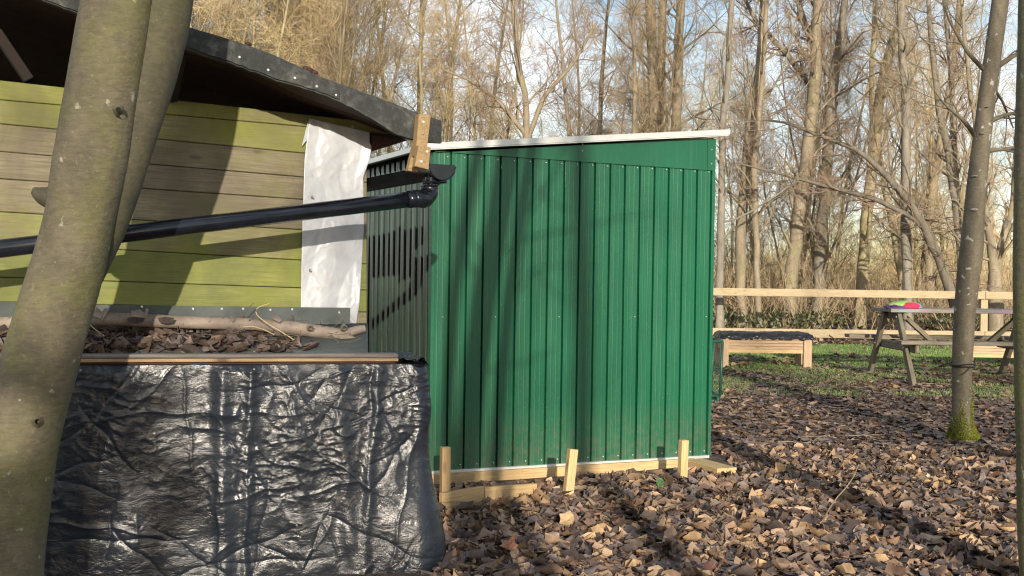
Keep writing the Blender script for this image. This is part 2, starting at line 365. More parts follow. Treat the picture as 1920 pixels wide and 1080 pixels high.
def make_ground():
    xs = np.concatenate([np.linspace(-220, -12, 14), np.linspace(-10, 14, 121), np.linspace(17, 220, 14)])
    ys = np.concatenate([np.linspace(-120, -8, 10), np.linspace(-5, 30, 176), np.linspace(33, 400, 24)])
    X, Y = np.meshgrid(xs, ys); Z = gh(X, Y)
    V = np.stack([X, Y, Z], -1).reshape(-1, 3); i = np.arange(len(V)).reshape(X.shape)
    Q = np.stack([i[:-1, :-1], i[:-1, 1:], i[1:, 1:], i[1:, :-1]], -1).reshape(-1, 4)
    o = link_mesh('ground', npmesh('ground', V, Q, True), M_ground); tag(o, kind='structure')
make_ground()

# ------------------------------------------------------------------ leaf litter
PAL = np.array([(0.36, 0.24, 0.16), (0.28, 0.18, 0.125), (0.20, 0.135, 0.10), (0.13, 0.095, 0.082), (0.42, 0.31, 0.22), (0.17, 0.14, 0.14), (0.085, 0.068, 0.068), (0.24, 0.18, 0.15), (0.50, 0.35, 0.21)]) * np.array([0.98, 0.93, 0.86])
def leaf_templates(n, out_pts, rings):
    T = []
    r = np.random.default_rng(5)
    for k in range(n):
        th = np.linspace(0, 2 * np.pi, out_pts, endpoint=False) + 0.1
        if k % 3 and out_pts >= 8: rad = np.where(np.arange(out_pts) % 2 == 0, 1.08, r.uniform(0.62, 0.85)) * (1 + r.normal(0, 0.16, out_pts)) * (1 - 0.25 * r.random() * np.abs(np.sin(th)))
        else: rad = 0.55 + 0.4 * np.abs(np.cos(th)) ** 1.3 + r.normal(0, 0.04, out_pts)
        pts = [np.zeros((1, 2))]
        for q in range(1, rings + 1): pts.append(np.stack([np.cos(th), np.sin(th)], 1) * (rad ** (0.4 if q < rings else 1) * q / rings)[:, None])
        P = np.concatenate(pts); a = r.uniform(0, np.pi); c, sn = np.cos(a), np.sin(a)
        U = P[:, 0] * c + P[:, 1] * sn; W = -P[:, 0] * sn + P[:, 1] * c
        kk = r.choice([0.2, 0.45, 0.8, 1.3, 2.2]) * r.uniform(0.8, 1.2) * r.choice([1, 1, -1])
        X = np.sin(U * kk) / kk; Zc = (1 - np.cos(U * kk)) / kk + 0.22 * r.normal() * W ** 2 + r.normal(0, 0.05, len(P)) + 0.1 * r.normal() * W * U
        T.append(np.stack([X, W, Zc], 1))
    Fs = []
    m = out_pts
    for i in range(m): Fs.append((0, 1 + i, 1 + (i + 1) % m))
    for q in range(1, rings):
        o = 1 + (q - 1) * m
        for i in range(m):
            j = (i + 1) % m; Fs.append((o + i, o + m + i, o + m + j)); Fs.append((o + i, o + m + j, o + j))
    return np.array(T), np.array(Fs)
def litter(name, X, Y, Z, size, tilt, out_pts, rings, seed, pal=PAL, pw=None, label=None):
    r = np.random.default_rng(seed); N = len(X); T, Fs = leaf_templates(26, out_pts, rings)
    P = T[r.integers(0, len(T), N)] * (size * r.uniform(0.42, 1.0, N) ** 1.8 * 2.1)[:, None, None]
    az = r.uniform(0, 2 * np.pi, N); tl = r.normal(0, tilt, N); ta = r.uniform(0, 2 * np.pi, N)
    def rotz(P, a): c, s = np.cos(a)[:, None], np.sin(a)[:, None]; return np.stack([P[..., 0] * c - P[..., 1] * s, P[..., 0] * s + P[..., 1] * c, P[..., 2]], -1)
    P = rotz(P, az); c, s = np.cos(tl)[:, None], np.sin(tl)[:, None]; P = np.stack([P[..., 0], P[..., 1] * c - P[..., 2] * s, P[..., 1] * s + P[..., 2] * c], -1); P = rotz(P, ta)
    P += np.stack([X, Y, Z], -1)[:, None, :]
    C = pal[r.choice(len(pal), N, p=pw)] * r.uniform(0.7, 1.25, N)[:, None]
    K = P.shape[1]; V = P.reshape(-1, 3); Q = (Fs[None] + (np.arange(N) * K)[:, None, None]).reshape(-1, 3)
    me = npmesh(name, V, Q, rings > 1, np.repeat(C, K, 0) * r.uniform(0.72, 1.2, (N * K, 1)))
    o = link_mesh(name, me, M_leaf); tag(o, label, 'leaves', kind='stuff'); return o
SA_ = Vector((-0.454, 6.75, 0)); SD_ = (Vector((1.27, 7.52, 0)) - SA_).normalized(); SN_ = Vector((SD_.y, -SD_.x, 0)); B1x = -0.30
def scatter(n, x0, x1, y0, y1, seed): r = np.random.default_rng(seed); return r.uniform(x0, x1, n), r.uniform(y0, y1, n), r
X, Y, r = scatter(33000, -1.0, 4.3, 4.3, 8.4, 11)
xs_ = X - (SA_.x + (Y - SA_.y) * 0 ); dd = -((X - SA_.x) * SN_.x + (Y - SA_.y) * SN_.y) * -1   # distance before the shed wall
keep = ~((X < B1x) & (Y < 5.6)) & ((dd > 0.16) | (X > 1.45)) & ((dd > 0.60) | (X > 0.35) | (r.random(len(X)) < 0.35))
X, Y, dd = X[keep], Y[keep], dd[keep]
ea, eb = np.array(on_ground(826, 958))[:2], np.array(on_ground(1005, 937))[:2]; ed_ = (eb - ea) / np.linalg.norm(eb - ea)
al = (X - ea[0]) * ed_[0] + (Y - ea[1]) * ed_[1]; ac = -(X - ea[0]) * ed_[1] + (Y - ea[1]) * ed_[0]
pe_ = on_ground(1340, 884)
keep = ~((al > -0.05) & (al < 0.46) & (ac > -0.13 + 0.1 * np.clip(al, 0, 1)) & (ac < 0.03)) & ((X - pe_.x) ** 2 + (Y - pe_.y + 0.05) ** 2 > 0.19 ** 2)
X, Y, dd = X[keep], Y[keep], dd[keep]
Z = gh(X, Y) + r.uniform(0.0, 0.034, len(X)) * np.clip((dd - 0.1) * 1.6, 0.1, 1) - 0.004
litter('leaf_litter', X, Y, Z, 0.035, 0.27, 10, 2, 12, label='deep curled brown leaves lying in front of the green shed')
X, Y, r = scatter(38000, -0.5, 8.5, 7.9, 15.5, 13)
keep = (X < Y * 0.62) & (X > Y * -0.1)
pw2 = np.array([0.09, 0.12, 0.15, 0.14, 0.06, 0.17, 0.12, 0.12, 0.03])
X, Y = X[keep], Y[keep]; Z = gh(X, Y) + r.uniform(0.0, 0.012, len(X))
litter('trodden_leaf_litter', X, Y, Z, 0.030, 0.2, 6, 1, 14, pal=PAL * 0.95, pw=pw2, label='dark flattened trodden leaves on the ground between the shed and the lawn')
X, Y, r = scatter(16000, 0, 14, 15.0, 23.0, 15)
cl = fbm(X * 0.6, Y * 0.6, 21); keep = (X < Y * 0.56) & (cl + r.normal(0, 0.09, len(X)) > np.where(Y > 21.3, 0.3, np.clip(0.42 + (Y - 14.5) * 0.035, 0.4, 0.6)))
X, Y = X[keep], Y[keep]; litter('scattered_lawn_leaves', X, Y, gh(X, Y) + 0.03, 0.045, 0.3, 5, 1, 16, label='fallen leaves scattered over the mossy lawn')
X, Y, r = scatter(24000, -20, 26, 23.0, 50, 17)
keep = np.abs(X) < Y * 0.56
X, Y = X[keep], Y[keep]; litter('woodland_leaf_litter', X, Y, gh(X, Y) + r.uniform(0, 0.12, len(X)), 0.085, 0.5, 5, 1, 18, label='russet leaf litter on the woodland floor beyond the fence')

X, Y, r = scatter(420, -0.3, 8, 5.6, 15, 81); kp_ = (X < Y * 0.55) & ((Y > 8.2) | (X > 1.5) | (Y < 6.2)) & (X > -0.25); X, Y = X[kp_], Y[kp_]
STK = (X, Y, r)
def blades(name, X, Y, Z, h, wd, seed, cols, label, cat='grass'):
    r = np.random.default_rng(seed); N = len(X); a = r.uniform(0, 2 * np.pi, N); hh = h * r.uniform(0.4, 1.3, N); lean = r.normal(0, 0.35, (N, 2)) * hh[:, None]
    c, s = np.cos(a) * wd, np.sin(a) * wd
    p0 = np.stack([X - c, Y - s, Z], -1); p1 = np.stack([X + c, Y + s, Z], -1); p2 = np.stack([X + lean[:, 0], Y + lean[:, 1], Z + hh], -1)
    V = np.stack([p0, p1, p2], 1).reshape(-1, 3); Q = np.arange(len(V)).reshape(-1, 3)
    C = cols[r.integers(0, len(cols), N)] * r.uniform(0.6, 1.3, N)[:, None]
    o = link_mesh(name, npmesh(name, V, Q, False, np.repeat(C, 3, 0)), M_grass); tag(o, label, cat, kind='stuff')
GC = np.array([(0.18, 0.32, 0.06), (0.23, 0.37, 0.08), (0.26, 0.29, 0.11), (0.09, 0.15, 0.045)])
X, Y, r = scatter(230000, 1.8, 13, 12.0, 21.6, 19)
g = fbm(X * 1.3, Y * 0.9, 33, 5); keep = (X < Y * 0.56) & (g + r.normal(0, 0.035, len(X)) > np.clip(0.64 - (Y - 12.0) * 0.095, 0.31, 0.7))
X, Y = X[keep], Y[keep]; blades('lawn_grass', X, Y, gh(X, Y) + 0.0, 0.036, 0.0045, 20, GC, 'short mossy green grass around the picnic table')

# ------------------------------------------------------------------ trees
def unit(v): return v / (np.linalg.norm(v, axis=-1, keepdims=True) + 1e-9)
def children(P, Rd, n, t0, t1, lmin, lmax, ang, ratio, up, wig, K, r, rmin, lentaper=0.5):
    """n children for every polyline in P (N,K,3); returns (N*n,K,3), radii"""
    N, Kp, _ = P.shape
    t = (np.arange(n)[None] + r.random((N, n))) / n * (t1 - t0) + t0
    f = t * (Kp - 1); i = np.clip(f.astype(int), 0, Kp - 2); u = (f - i)[..., None]
    rows = np.arange(N)[:, None]
    base = P[rows, i] * (1 - u) + P[rows, i + 1] * u; T = unit(P[rows, i + 1] - P[rows, i]); rb = Rd[rows, i] * (1 - u[..., 0]) + Rd[rows, i + 1] * u[..., 0]
    A = unit(r.normal(size=(N, n, 3))); A = unit(A - T * (A * T).sum(-1, keepdims=True))
    a = (ang + r.normal(0, 0.15, (N, n)))[..., None]
    D = unit(T * np.cos(a) + A * np.sin(a))
    L = r.uniform(lmin, lmax, (N, n)) * (1 - lentaper * (t - t0) / (t1 - t0))
    pts = [base]; d = D; step = (L / (K - 1))[..., None]
    for k in range(K - 1):
        d = unit(d + r.normal(0, wig, d.shape) + np.array([0, 0, up])); pts.append(pts[-1] + d * step)
    C = np.stack(pts, 2).reshape(N * n, K, 3)
    r0 = np.maximum(rb * ratio, rmin).reshape(-1, 1); rad = r0 + (rmin * 0.8 - r0) * np.linspace(0, 1, K)[None] ** 0.8
    return C, rad
def tree_meshes(trunks, r, L1=(26, 1.2, 3.2, 0.9), low=0.18, dens=0.8, up=0.10, lim=None, thin=1.0, hero=False):
    """trunks: list of (P (K,3), R (K,)). returns trunk mesh data, crown mesh data"""
    P0 = np.array([p for p, _ in trunks]); R0 = np.array([q for _, q in trunks])
    V0, Q0 = tubes(P0, R0, 10 if hero else 7, 0.05 if hero else 0.03)
    n1, l0, l1, ang = L1
    C1, r1 = children(P0, R0, n1, low, 0.98, l0, l1, ang, 0.34, up, 0.17, 8, r, 0.008 * thin, 0.45)
    parts = [tubes(C1, r1, 5)]
    C2, r2 = children(C1, r1, int(7 * dens), 0.15, 0.98, 0.5, 1.3, 0.75, 0.6, 0.05, 0.2, 6, r, 0.0048 * thin, 0.4); parts.append(tubes(C2, r2, 3))
    C3, r3 = children(C2, r2, int(8 * dens), 0.15, 1.0, 0.22, 0.6, 0.7, 0.7, 0.03, 0.24, 4, r, 0.0032 * thin, 0.3); parts.append(tubes(C3, r3, 3))
    C4, r4 = children(C3, r3, 2 if hero else 3, 0.2, 1.0, 0.10, 0.30, 0.65, 0.8, 0.0, 0.25, 3, r, 0.0028 * thin, 0.2); parts.append(tubes(C4, r4, 3))
    V, Q = merge(parts); nb = len(parts[0][1]) + len(parts[1][1])
    return (V0, Q0), (V, Q, nb)
def free_trunk(H, rad, lean, r, K=16, wig=0.035, x0=0., y0=0.):
    d = unit(np.array([lean * r.normal(), lean * r.normal(), 1.0])); p = np.array([x0, y0, -0.05]); pts = [p]; st = H / (K - 1)
    for k in range(K - 1):
        d = unit(d + np.append(r.normal(0, wig, 2), 0.03)); pts.append(pts[-1] + d * st)
    t = np.linspace(0, 1, K); R_ = rad * (1 - 0.82 * t) ; R_[0] *= 1.35
    return np.array(pts), R_
VAR = []   # (trunk mesh, crown mesh)
specs = [  # H, radius, stems, lean, L1, low, dens, up, material index
    (11.5, 0.105, 1, 0.05, (34, 1.0, 2.8, 0.85), 0.16, 1.0, 0.12, 0),
    (12.5, 0.14, 1, 0.06, (36, 1.2, 3.4, 0.95), 0.2, 1.0, 0.08, 1),
    (10.0, 0.07, 2, 0.10, (20, 0.9, 2.4, 0.7), 0.12, 1.0, 0.15, 2),
    (12.0, 0.12, 2, 0.12, (22, 1.2, 3.0, 0.9), 0.18, 1.0, 0.08, 0),
    (9.0, 0.055, 3, 0.16, (16, 0.8, 2.2, 0.6), 0.1, 1.0, 0.16, 2),
    (13.0, 0.16, 1, 0.04, (38, 1.3, 3.6, 1.05), 0.22, 1.0, 0.04, 1),
    (8.5, 0.045, 4, 0.2, (13, 0.7, 1.9, 0.6), 0.08, 1.0, 0.15, 0),
]
def mk(name, d, mat, smooth=True, mat2=None):
    me = npmesh(name, d[0], d[1], smooth); me.materials.append(mat)
    if mat2 is not None and len(d) > 2:
        me.materials.append(mat2); mi = np.zeros(len(d[1]), dtype=np.int32); mi[d[2]:] = 1; me.polygons.foreach_set('material_index', mi)
    return me
for k, (H, rad, st, lean, L1, low, dens, up, mi) in enumerate(specs):
    r = np.random.default_rng(100 + k)
    tr = [free_trunk(H * r.uniform(0.85, 1.1), rad * r.uniform(0.8, 1.1), lean, r, x0=0.15 * r.normal() * (st > 1), y0=0.15 * r.normal() * (st > 1)) for _ in range(st)]
    a, b = tree_meshes(tr, r, L1, low, dens, up, thin=1.0)
    VAR.append((mk('trunk', a, WB[mi]), mk('crown', b, WB[mi], True, TW[[0, 1, 2][mi]])))
def add_tree(name, var, loc, rot, sc, label, group):
    o = empty(name, loc, label, 'tree', group); o.rotation_euler = (0, 0, rot); o.scale = (sc, sc, sc)
    for nm, me in zip(('trunk', 'crown'), var):
        c = bpy.data.objects.new(nm, me); COL.objects.link(c); c.parent = o
    return o
def tree_from_px(name, paths, y, mat, tw, label, seed, L1=(22, 1.0, 2.8, 0.9), low=0.15, dens=0.7, up=0.1, group=None, cat='tree', branches=(), hero=True, extra_top=4.0, root=True, thin=1.1, sides=None):
    """paths: list of [(u,v,half width px)...] from the base up; world points at distance y"""
    r = np.random.default_rng(seed); T = []; s = y / FPX
    for path in paths:
        pts = [np.array(at_y(u, v, y)) for u, v, _ in path]; rad = [h * s for *_, h in path]
        if root:
            b = pts[0].copy(); dz = b[2] + 0.05
            if dz > 0.02: pts.insert(0, b - np.array([0, 0, dz])); rad.insert(0, rad[0] * 1.25)
        if extra_top > 0:
            d = unit(pts[-1] - pts[-2]); d = unit(d + np.array([0, 0, 0.6])); pts.append(pts[-1] + d * extra_top); rad.append(0.02)
        P, R_ = resample(pts, rad, 24)
        P[1:-1] += r.normal(0, 0.012, P[1:-1].shape); T.append((P, R_))
    a, b = tree_meshes(T, r, L1, low, dens, up, hero=hero, thin=thin)
    BP = []
    for path in branches:
        pts = [np.array(at_y(u, v, y + dy)) for u, v, _, dy in path]; rad = [h * s for _, _, h, _ in path]; BP.append(resample(pts, rad, 24))
    if BP:
        P1 = np.array([p for p, _ in BP]); Rb = np.array([q for _, q in BP])
        C2, r2 = children(P1, Rb, 16, 0.1, 0.98, 0.5, 1.6, 0.8, 0.5, 0.06, 0.2, 7, r, 0.007); C3, r3 = children(C2, r2, 6, 0.15, 1, 0.2, 0.6, 0.7, 0.7, 0.03, 0.24, 4, r, 0.005); C4, r4 = children(C3, r3, 3, 0.2, 1, 0.1, 0.3, 0.65, 0.8, 0, 0.25, 3, r, 0.004)
        nb = b[2]; b = (*merge([b[:2], tubes(C2, r2, 3), tubes(C3, r3, 3), tubes(C4, r4, 3)]), nb)
    base = T[0][0][0]
    o = empty(name, (base[0], base[1], 0), label, cat, group); off = np.array([base[0], base[1], 0])
    link_mesh('trunk', mk('trunk', (a[0] - off, a[1]), mat), None, o, Matrix.Translation(Vector(off)))
    link_mesh('crown', mk('crown', (b[0] - off, b[1], b[2]), mat, True, tw), None, o, Matrix.Translation(Vector(off)))
    if BP:
        for p, q in BP:
            V, Q = tubes(p[None], q[None], 8, 0.04); link_mesh('limb', mk('limb', (V - off, Q), mat), None, o, Matrix.Translation(Vector(off)))
    return o
X, Y, r = STK; N = len(X); d = unit(np.stack([r.normal(0, 1, N), r.normal(0, 1, N), r.normal(0, 0.08, N)], -1)); L = r.uniform(0.06, 0.35, N); pts = [np.stack([X, Y, gh(X, Y) + 0.028], -1)]
for k in range(5): d = unit(d + r.normal(0, 0.12, d.shape) * np.array([1, 1, 0.2])); pts.append(pts[-1] + d * (L / 5)[:, None])
V, Q = tubes(np.stack(pts, 1), np.linspace(1, 0.5, 6)[None] * r.uniform(0.0015, 0.0045, (N, 1)), 5)
tag(link_mesh('fallen_twigs', mk('fallen_twigs', (V, Q), WB[0]), None), 'thin broken twigs lying in the leaf litter', 'twigs', kind='stuff')
# individually recognisable trees behind the fence, read off the photograph
G = None
tree_from_px('bare_tree', [[(1349, 612, 8), (1352, 400, 7), (1358, 200, 6), (1372, 0, 5)]], 24.0, WB[1], TW[0], 'slim pale grey trunk rising right beside the shed corner behind the fence', 1)
tree_from_px('bare_tree', [[(1392, 600, 10), (1388, 440, 10), (1402, 280, 9), (1425, 120, 7), (1432, 0, 6)]], 26.0, WB[0], TW[1], 'brown trunk behind the black covered planter, bending slightly right', 2)
tree_from_px('bare_tree', [[(1478, 590, 13), (1490, 450, 12), (1508, 330, 12), (1530, 150, 11), (1534, 0, 9)]], 27.0, WB[0], TW[1], 'tall straight brown tree right of the planter, between it and the forked tree', 3)
tree_from_px('bare_tree', [[(1532, 600, 12), (1540, 420, 11), (1556, 250, 11), (1562, 140, 10), (1578, 60, 7), (1585, 0, 6)]], 28.0, WB[1], TW[1], 'forked tree whose pale limb leans up to the left above the fence', 4,
             branches=[[(1560, 145, 8, 0), (1535, 105, 7, 0), (1510, 50, 6, -.2), (1490, -20, 5, -.4)], [(1520, 160, 6, 0), (1470, 95, 5, -.5), (1420, 45, 4, -.8), (1395, -5, 3, -1)]])
tree_from_px('bare_tree', [[(1612, 600, 11), (1622, 440, 11), (1640, 280, 10), (1652, 150, 9), (1700, 0, 7)]], 27.5, WB[2], TW[0], 'ochre lit tree behind the left end of the picnic table, leaning right at its top', 5)
tree_from_px('bare_tree', [[(1703, 600, 9), (1698, 400, 8.5), (1701, 200, 8), (1688, 60, 7), (1690, 0, 7)]], 24.5, WB[1], TW[0], 'straight slender grey tree directly above the bag on the picnic table', 6)
tree_from_px('leaning_tree', [[(1812, 640, 10), (1784, 545, 9.5), (1742, 440, 8), (1702, 370, 6.5), (1640, 305, 5.2), (1595, 272, 4.5), (1540, 258, 3.5), (1470, 225, 2.5), (1385, 228, 1.4)]], 23.8, WB[3], TW[1],
             'leaning tree with long grey limbs arching left over the fence', 7, L1=(18, 0.6, 1.8, 0.8), low=0.25, extra_top=0, root=True,
             branches=[[(1752, 455, 6, 0), (1720, 412, 5, 0), (1640, 372, 4.5, .2), (1560, 352, 4, .3), (1480, 330, 3, .4), (1380, 305, 1.5, .4)], [(1700, 372, 5, 0), (1760, 480, 5, .3), (1800, 560, 6, .3)]])
tree_from_px('bare_tree', [[(1868, 640, 15), (1866, 540, 13), (1862, 480, 9), (1850, 420, 7)]], 24.2, WB[0], TW[0], 'thick crooked trunk behind the right part of the fence by its post', 8, extra_top=6.0,
             branches=[[(1866, 520, 9, 0), (1880, 450, 8, 0), (1900, 380, 6, 0), (1906, 250, 4, 0)]])
tree_from_px('bare_tree', [[(1806, 610, 7), (1800, 450, 7), (1788, 340, 8), (1775, 270, 7), (1757, 180, 6), (1745, 60, 5), (1740, 0, 4)]], 25.2, WB[1], TW[1], 'crooked forked tree rising behind the mossy footed tree', 9,
             branches=[[(1795, 380, 6, 0), (1788, 250, 6, 0), (1782, 120, 5, 0), (1770, -10, 4, 0)]])
tree_from_px('bare_tree', [[(1228, 300, 12), (1226, 170, 11), (1222, 80, 10), (1218, 0, 9)], [(1246, 300, 9), (1238, 120, 8), (1243, 0, 7)]], 30.0, WB[0], TW[0], 'twin stemmed brown trunk rising above the right half of the shed roof', 10, L1=(14, 1.2, 3.0, 0.9), low=0.3)
tree_from_px('bare_tree', [[(1268, 300, 10), (1270, 150, 9), (1276, 0, 8)]], 31.0, WB[0], TW[1], 'single brown trunk just right of the twin trunk above the shed roof', 11, low=0.3)
tree_from_px('bare_tree', [[(985, 300, 7), (990, 200, 6), (968, 100, 5), (960, 0, 4)]], 30.0, WB[0], TW[1], 'spreading brown tree above the left half of the shed roof', 12, low=0.3, L1=(26, 1.5, 3.6, 0.8),
             branches=[[(990, 260, 5, 0), (1020, 180, 4, 0), (1075, 120, 3, 0), (1120, 40, 2, 0)], [(985, 250, 5, 0), (935, 190, 3.5, 0), (880, 150, 2.5, 0), (830, 130, 1.5, 0)]])
tree_from_px('birch_tree', [[(786, 330, 3.2), (790, 200, 3), (787, 100, 2.8), (790, 0, 2.4)]], 27.0, WB[2], TW[2], 'thin pale birch above the timber gutter bracket', 13, low=0.3, up=0.2, L1=(18, .5, 1.4, .7))
tree_from_px('bare_tree', [[(1700, 640, 7), (1690, 500, 7), (1655, 330, 6), (1632, 200, 5), (1640, 0, 4)]], 29.5, WB[2], TW[0], 'thin ochre stem crossing behind the slender grey tree', 14)
tree_from_px('bare_tree', [[(1425, 610, 6), (1418, 470, 6), (1412, 330, 6), (1425, 200, 5), (1438, 0, 4)]], 25.5, WB[0], TW[0], 'thin brown stem behind the planter, second from the shed corner', 15)
tree_from_px('bare_tree', [[(1745, 600, 8), (1740, 430, 8), (1765, 250, 7), (1790, 100, 6), (1800, 0, 5)]], 30.5, WB[0], TW[1], 'brown tree standing between the picnic table bag and the mossy footed tree', 16)

zones = [(-0.28, 'above the cabin roof'), (-0.08, 'above the gutter end'), (0.06, 'above the left half of the shed roof'), (0.175, 'above the right half of the shed roof'), (0.27, 'behind the covered planter'), (0.345, 'behind the picnic table'), (9, 'at the right edge of the wood')]
kinds = ['slim bare tree', 'stout grey tree', 'twin ochre sapling', 'forked brown tree', 'many stemmed hazel', 'tall grey tree', 'thin stem clump']
r = np.random.default_rng(55); placed = []
def fill(n, y0, y1, vs, sc0, sc1, half=0.5):
    k = 0; tries = 0
    while k < n and tries < 9000:
        tries += 1; y = math.sqrt(r.uniform(y0 ** 2, y1 ** 2)); q = r.uniform(-half, half); x = q * y
        if any((x - a) ** 2 + (y - b) ** 2 < 0.9 for a, b in placed): continue
        placed.append((x, y)); v = int(r.choice(vs)); z = next(t for a, t in zones if q < a); d = 'near' if y < 34 else 'deeper'
        add_tree('bare_tree', VAR[v], (x, y, 0), r.uniform(0, 6.28), r.uniform(sc0, sc1), f'{kinds[v]} {d}, {z}', f'bare trees {z}'); k += 1
fill(17, 27, 38, [0, 2, 3, 4, 6], 0.8, 1.1)
fill(20, 38, 62, [0, 1, 2, 3, 5], 0.8, 1.1)
# denser ochre saplings on the left, behind the cabin
for i in range(15):
    y = r.uniform(22, 36); q = r.uniform(-0.32, -0.02); v = int(r.choice([2, 4, 6]))
    add_tree('bare_tree', VAR[v], (q * y, y, 0), r.uniform(0, 6.28), r.uniform(0.9, 1.2), f'{kinds[v]} close behind the cabin roof', 'sunlit saplings behind the cabin')

for i in range(6):
    y = r.uniform(30, 46); q = r.uniform(-0.12, 0.16); v = int(r.choice([0, 3, 3, 6, 1])); side = 'the gutter end' if q < -0.03 else 'the shed roof'
    add_tree('bare_tree', VAR[v], (q * y, y, 0), r.uniform(0, 6.28), r.uniform(0.8, 1.15), f'{kinds[v]} in the row seen over {side}', f'bare trees over {side}')

# undergrowth beyond the fence
def brush(name, n, x0, x1, y0, y1, h, rad, seed, mat, label, kids=3):
    X, Y, r = scatter(n, x0, x1, y0, y1, seed); keep = np.abs(X) < Y * 0.56; X, Y = X[keep], Y[keep]; N = len(X)
    d = unit(np.stack([r.normal(0, 0.35, N), r.normal(0, 0.35, N), np.ones(N)], -1)); L = h * r.uniform(0.4, 1.2, N); K = 6; pts = [np.stack([X, Y, np.zeros(N)], -1)]
    for k in range(K - 1):
        d = unit(d + r.normal(0, 0.16, d.shape)); pts.append(pts[-1] + d * (L / (K - 1))[:, None])
    P = np.stack(pts, 1); Rd = np.linspace(1, 0.4, K)[None] * rad * r.uniform(0.6, 1.5, (N, 1))
    C, rc = children(P, Rd, kids, 0.2, 1.0, 0.3 * h, 0.6 * h, 0.6, 0.7, 0.02, 0.2, 4, r, 0.004)
    C2, rc2 = children(C, rc, 2, 0.2, 1.0, 0.12 * h, 0.25 * h, 0.6, 0.7, 0.0, 0.2, 3, r, 0.004)
    o = link_mesh(name, mk(name, merge([tubes(P, Rd, 3), tubes(C, rc, 3), tubes(C2, rc2, 3)]), mat), None); tag(o, label, 'undergrowth', kind='stuff')
brush('undergrowth', 1900, 2, 24, 25, 42, 1.6, 0.009, 61, TW[0], 'tangled tan undergrowth stems on the woodland floor beyond the fence', 4)
brush('tall_undergrowth', 1700, 2, 34, 34, 58, 3.0, 0.018, 62, TW[2], 'hazy ochre thicket of saplings deep behind the fence', 4)
brush('cabin_thicket', 700, -20, 6, 40, 62, 4.5, 0.02, 63, TW[2], 'hazy ochre thicket far behind the cabin and shed', 4)
X, Y, r = scatter(42000, 2, 20, 24.5, 40, 71); g = fbm(X * 0.35, Y * 0.35, 72); keep = (X < Y * .56) & (g > 0.47); X, Y = X[keep], Y[keep]
blades('bramble_cover', X, Y, gh(X, Y) + r.uniform(0, 0.45, len(X)), 0.09, 0.03, 73, np.array([(0.07, 0.10, 0.035), (0.11, 0.13, 0.04), (0.17, 0.15, 0.06)]), 'low green bramble cover under the trees beyond the fence', 'brambles')

# ------------------------------------------------------------------ trees behind the viewer that shade the place
BT = []
def back_tree(paths, label, mat, seed, L1=(14, 0.8, 2.2, 0.9), low=0.3, y=None):
    T = [resample(p, q, 20) for p, q in paths]
    a, b = tree_meshes(T, np.random.default_rng(seed), L1, low, 1.0, 0.1)
    o = empty('bare_tree', (paths[0][0][0][0], paths[0][0][0][1], 0), label, 'tree'); off = np.array([*paths[0][0][0][:2], 0.0]); BT.append(o)
    link_mesh('trunk', mk('trunk', (a[0] - off, a[1]), mat), None, o, Matrix.Translation(Vector(off))); link_mesh('crown', mk('crown', (b[0] - off, b[1]), TW[1]), None, o, Matrix.Translation(Vector(off)))
def sh(u, v, y):
    """point at depth y (behind the viewer) whose shadow meets the shed wall at the spot seen at (u,v)"""
    p = on_plane(u, v, SA, SN); t = (p.y - y) / LD.y; return p - LD * t
SA = Vector((-0.454, 6.75, 0)); SB = Vector((1.27, 7.52, 0)); SD = (SB - SA).normalized(); SN = Vector((SD.y, -SD.x, 0)); SE = Vector((-SD.y, SD.x, 0))
YB = -1.2
def shp(lst, y=YB): return [np.array(sh(u, v, y)) for u, v in lst]
YB = -0.3
def stem(lst, y, dx):
    p = shp(lst, y); return [np.array([p[0][0] + dx, y, -0.05])] + p + [p[-1] + (p[-1] - p[-2]) * 2, p[-1] + (p[-1] - p[-2]) * 2 + np.array([0.1, 0, 4.5])]
p2 = stem([(870, 890), (879, 770), (906, 543), (942, 381), (952, 290)], YB, 0.0)
p1 = stem([(926, 890), (940, 735), (951, 560), (992, 300), (1002, 250)], YB, -0.06)
p3 = stem([(836, 880), (838, 760), (846, 560), (868, 430), (895, 290)], -1.0, 0.0)
back_tree([(p1, [.05] + [.048] * 6 + [.02]), (p2, [.08] + [.078] * 6 + [.02])], 'two stemmed tree standing just behind the viewer', M_barkfg, 5, low=0.9)
for lst, rd in (([(945, 470), (1010, 440), (1080, 428), (1160, 410), (1230, 400)], .010), ([(938, 590), (1000, 505), (1060, 495), (1120, 500)], .007), ([(990, 330), (1030, 380), (1085, 400)], .008), ([(905, 545), (870, 470), (835, 400), (825, 330)], .009), ([(885, 720), (920, 690), (985, 680), (1040, 655)], .009), ([(915, 500), (880, 445), (862, 400)], .006), ([(975, 420), (1040, 330), (1060, 260)], .010), ([(1000, 505), (1050, 560), (1120, 590)], .006)):
    pipe('limb', shp(lst, YB), [rd * (1 - .15 * k) for k in range(len(lst))], 7, M_barkfg, BT[0], K=14, cap=False)
back_tree([(p3, [.05] + [.044] * 6 + [.015])], 'slim tree standing behind the viewer to the left', M_barkfg, 6, low=0.9)
p5 = [np.array(at_y(u, v, 8.7)) for u, v in ((1793, 830), (1794, 680), (1799, 560), (1810, 470), (1816, 400))]; p5 = [q - np.array(LD) * ((8.7 + 1.6) / LD.y) for q in p5]
p5 = [np.array([p5[0][0], -1.6, -0.05])] + p5 + [p5[-1] + (p5[-1] - p5[-2]) * 12]
back_tree([(p5, [.09] + [.07] * 5 + [.02])], 'tree standing behind the viewer to the right', M_barkfg, 9, low=0.9)
p4 = shp([(1090, 900), (1100, 600), (1085, 380), (1080, 200)], -7.0); p4 = [np.array([p4[0][0], -7.0, -0.05])] + p4 + [p4[-1] + (p4[-1] - p4[-2]) * 3 + np.array([0.1, 0, 4.5])]
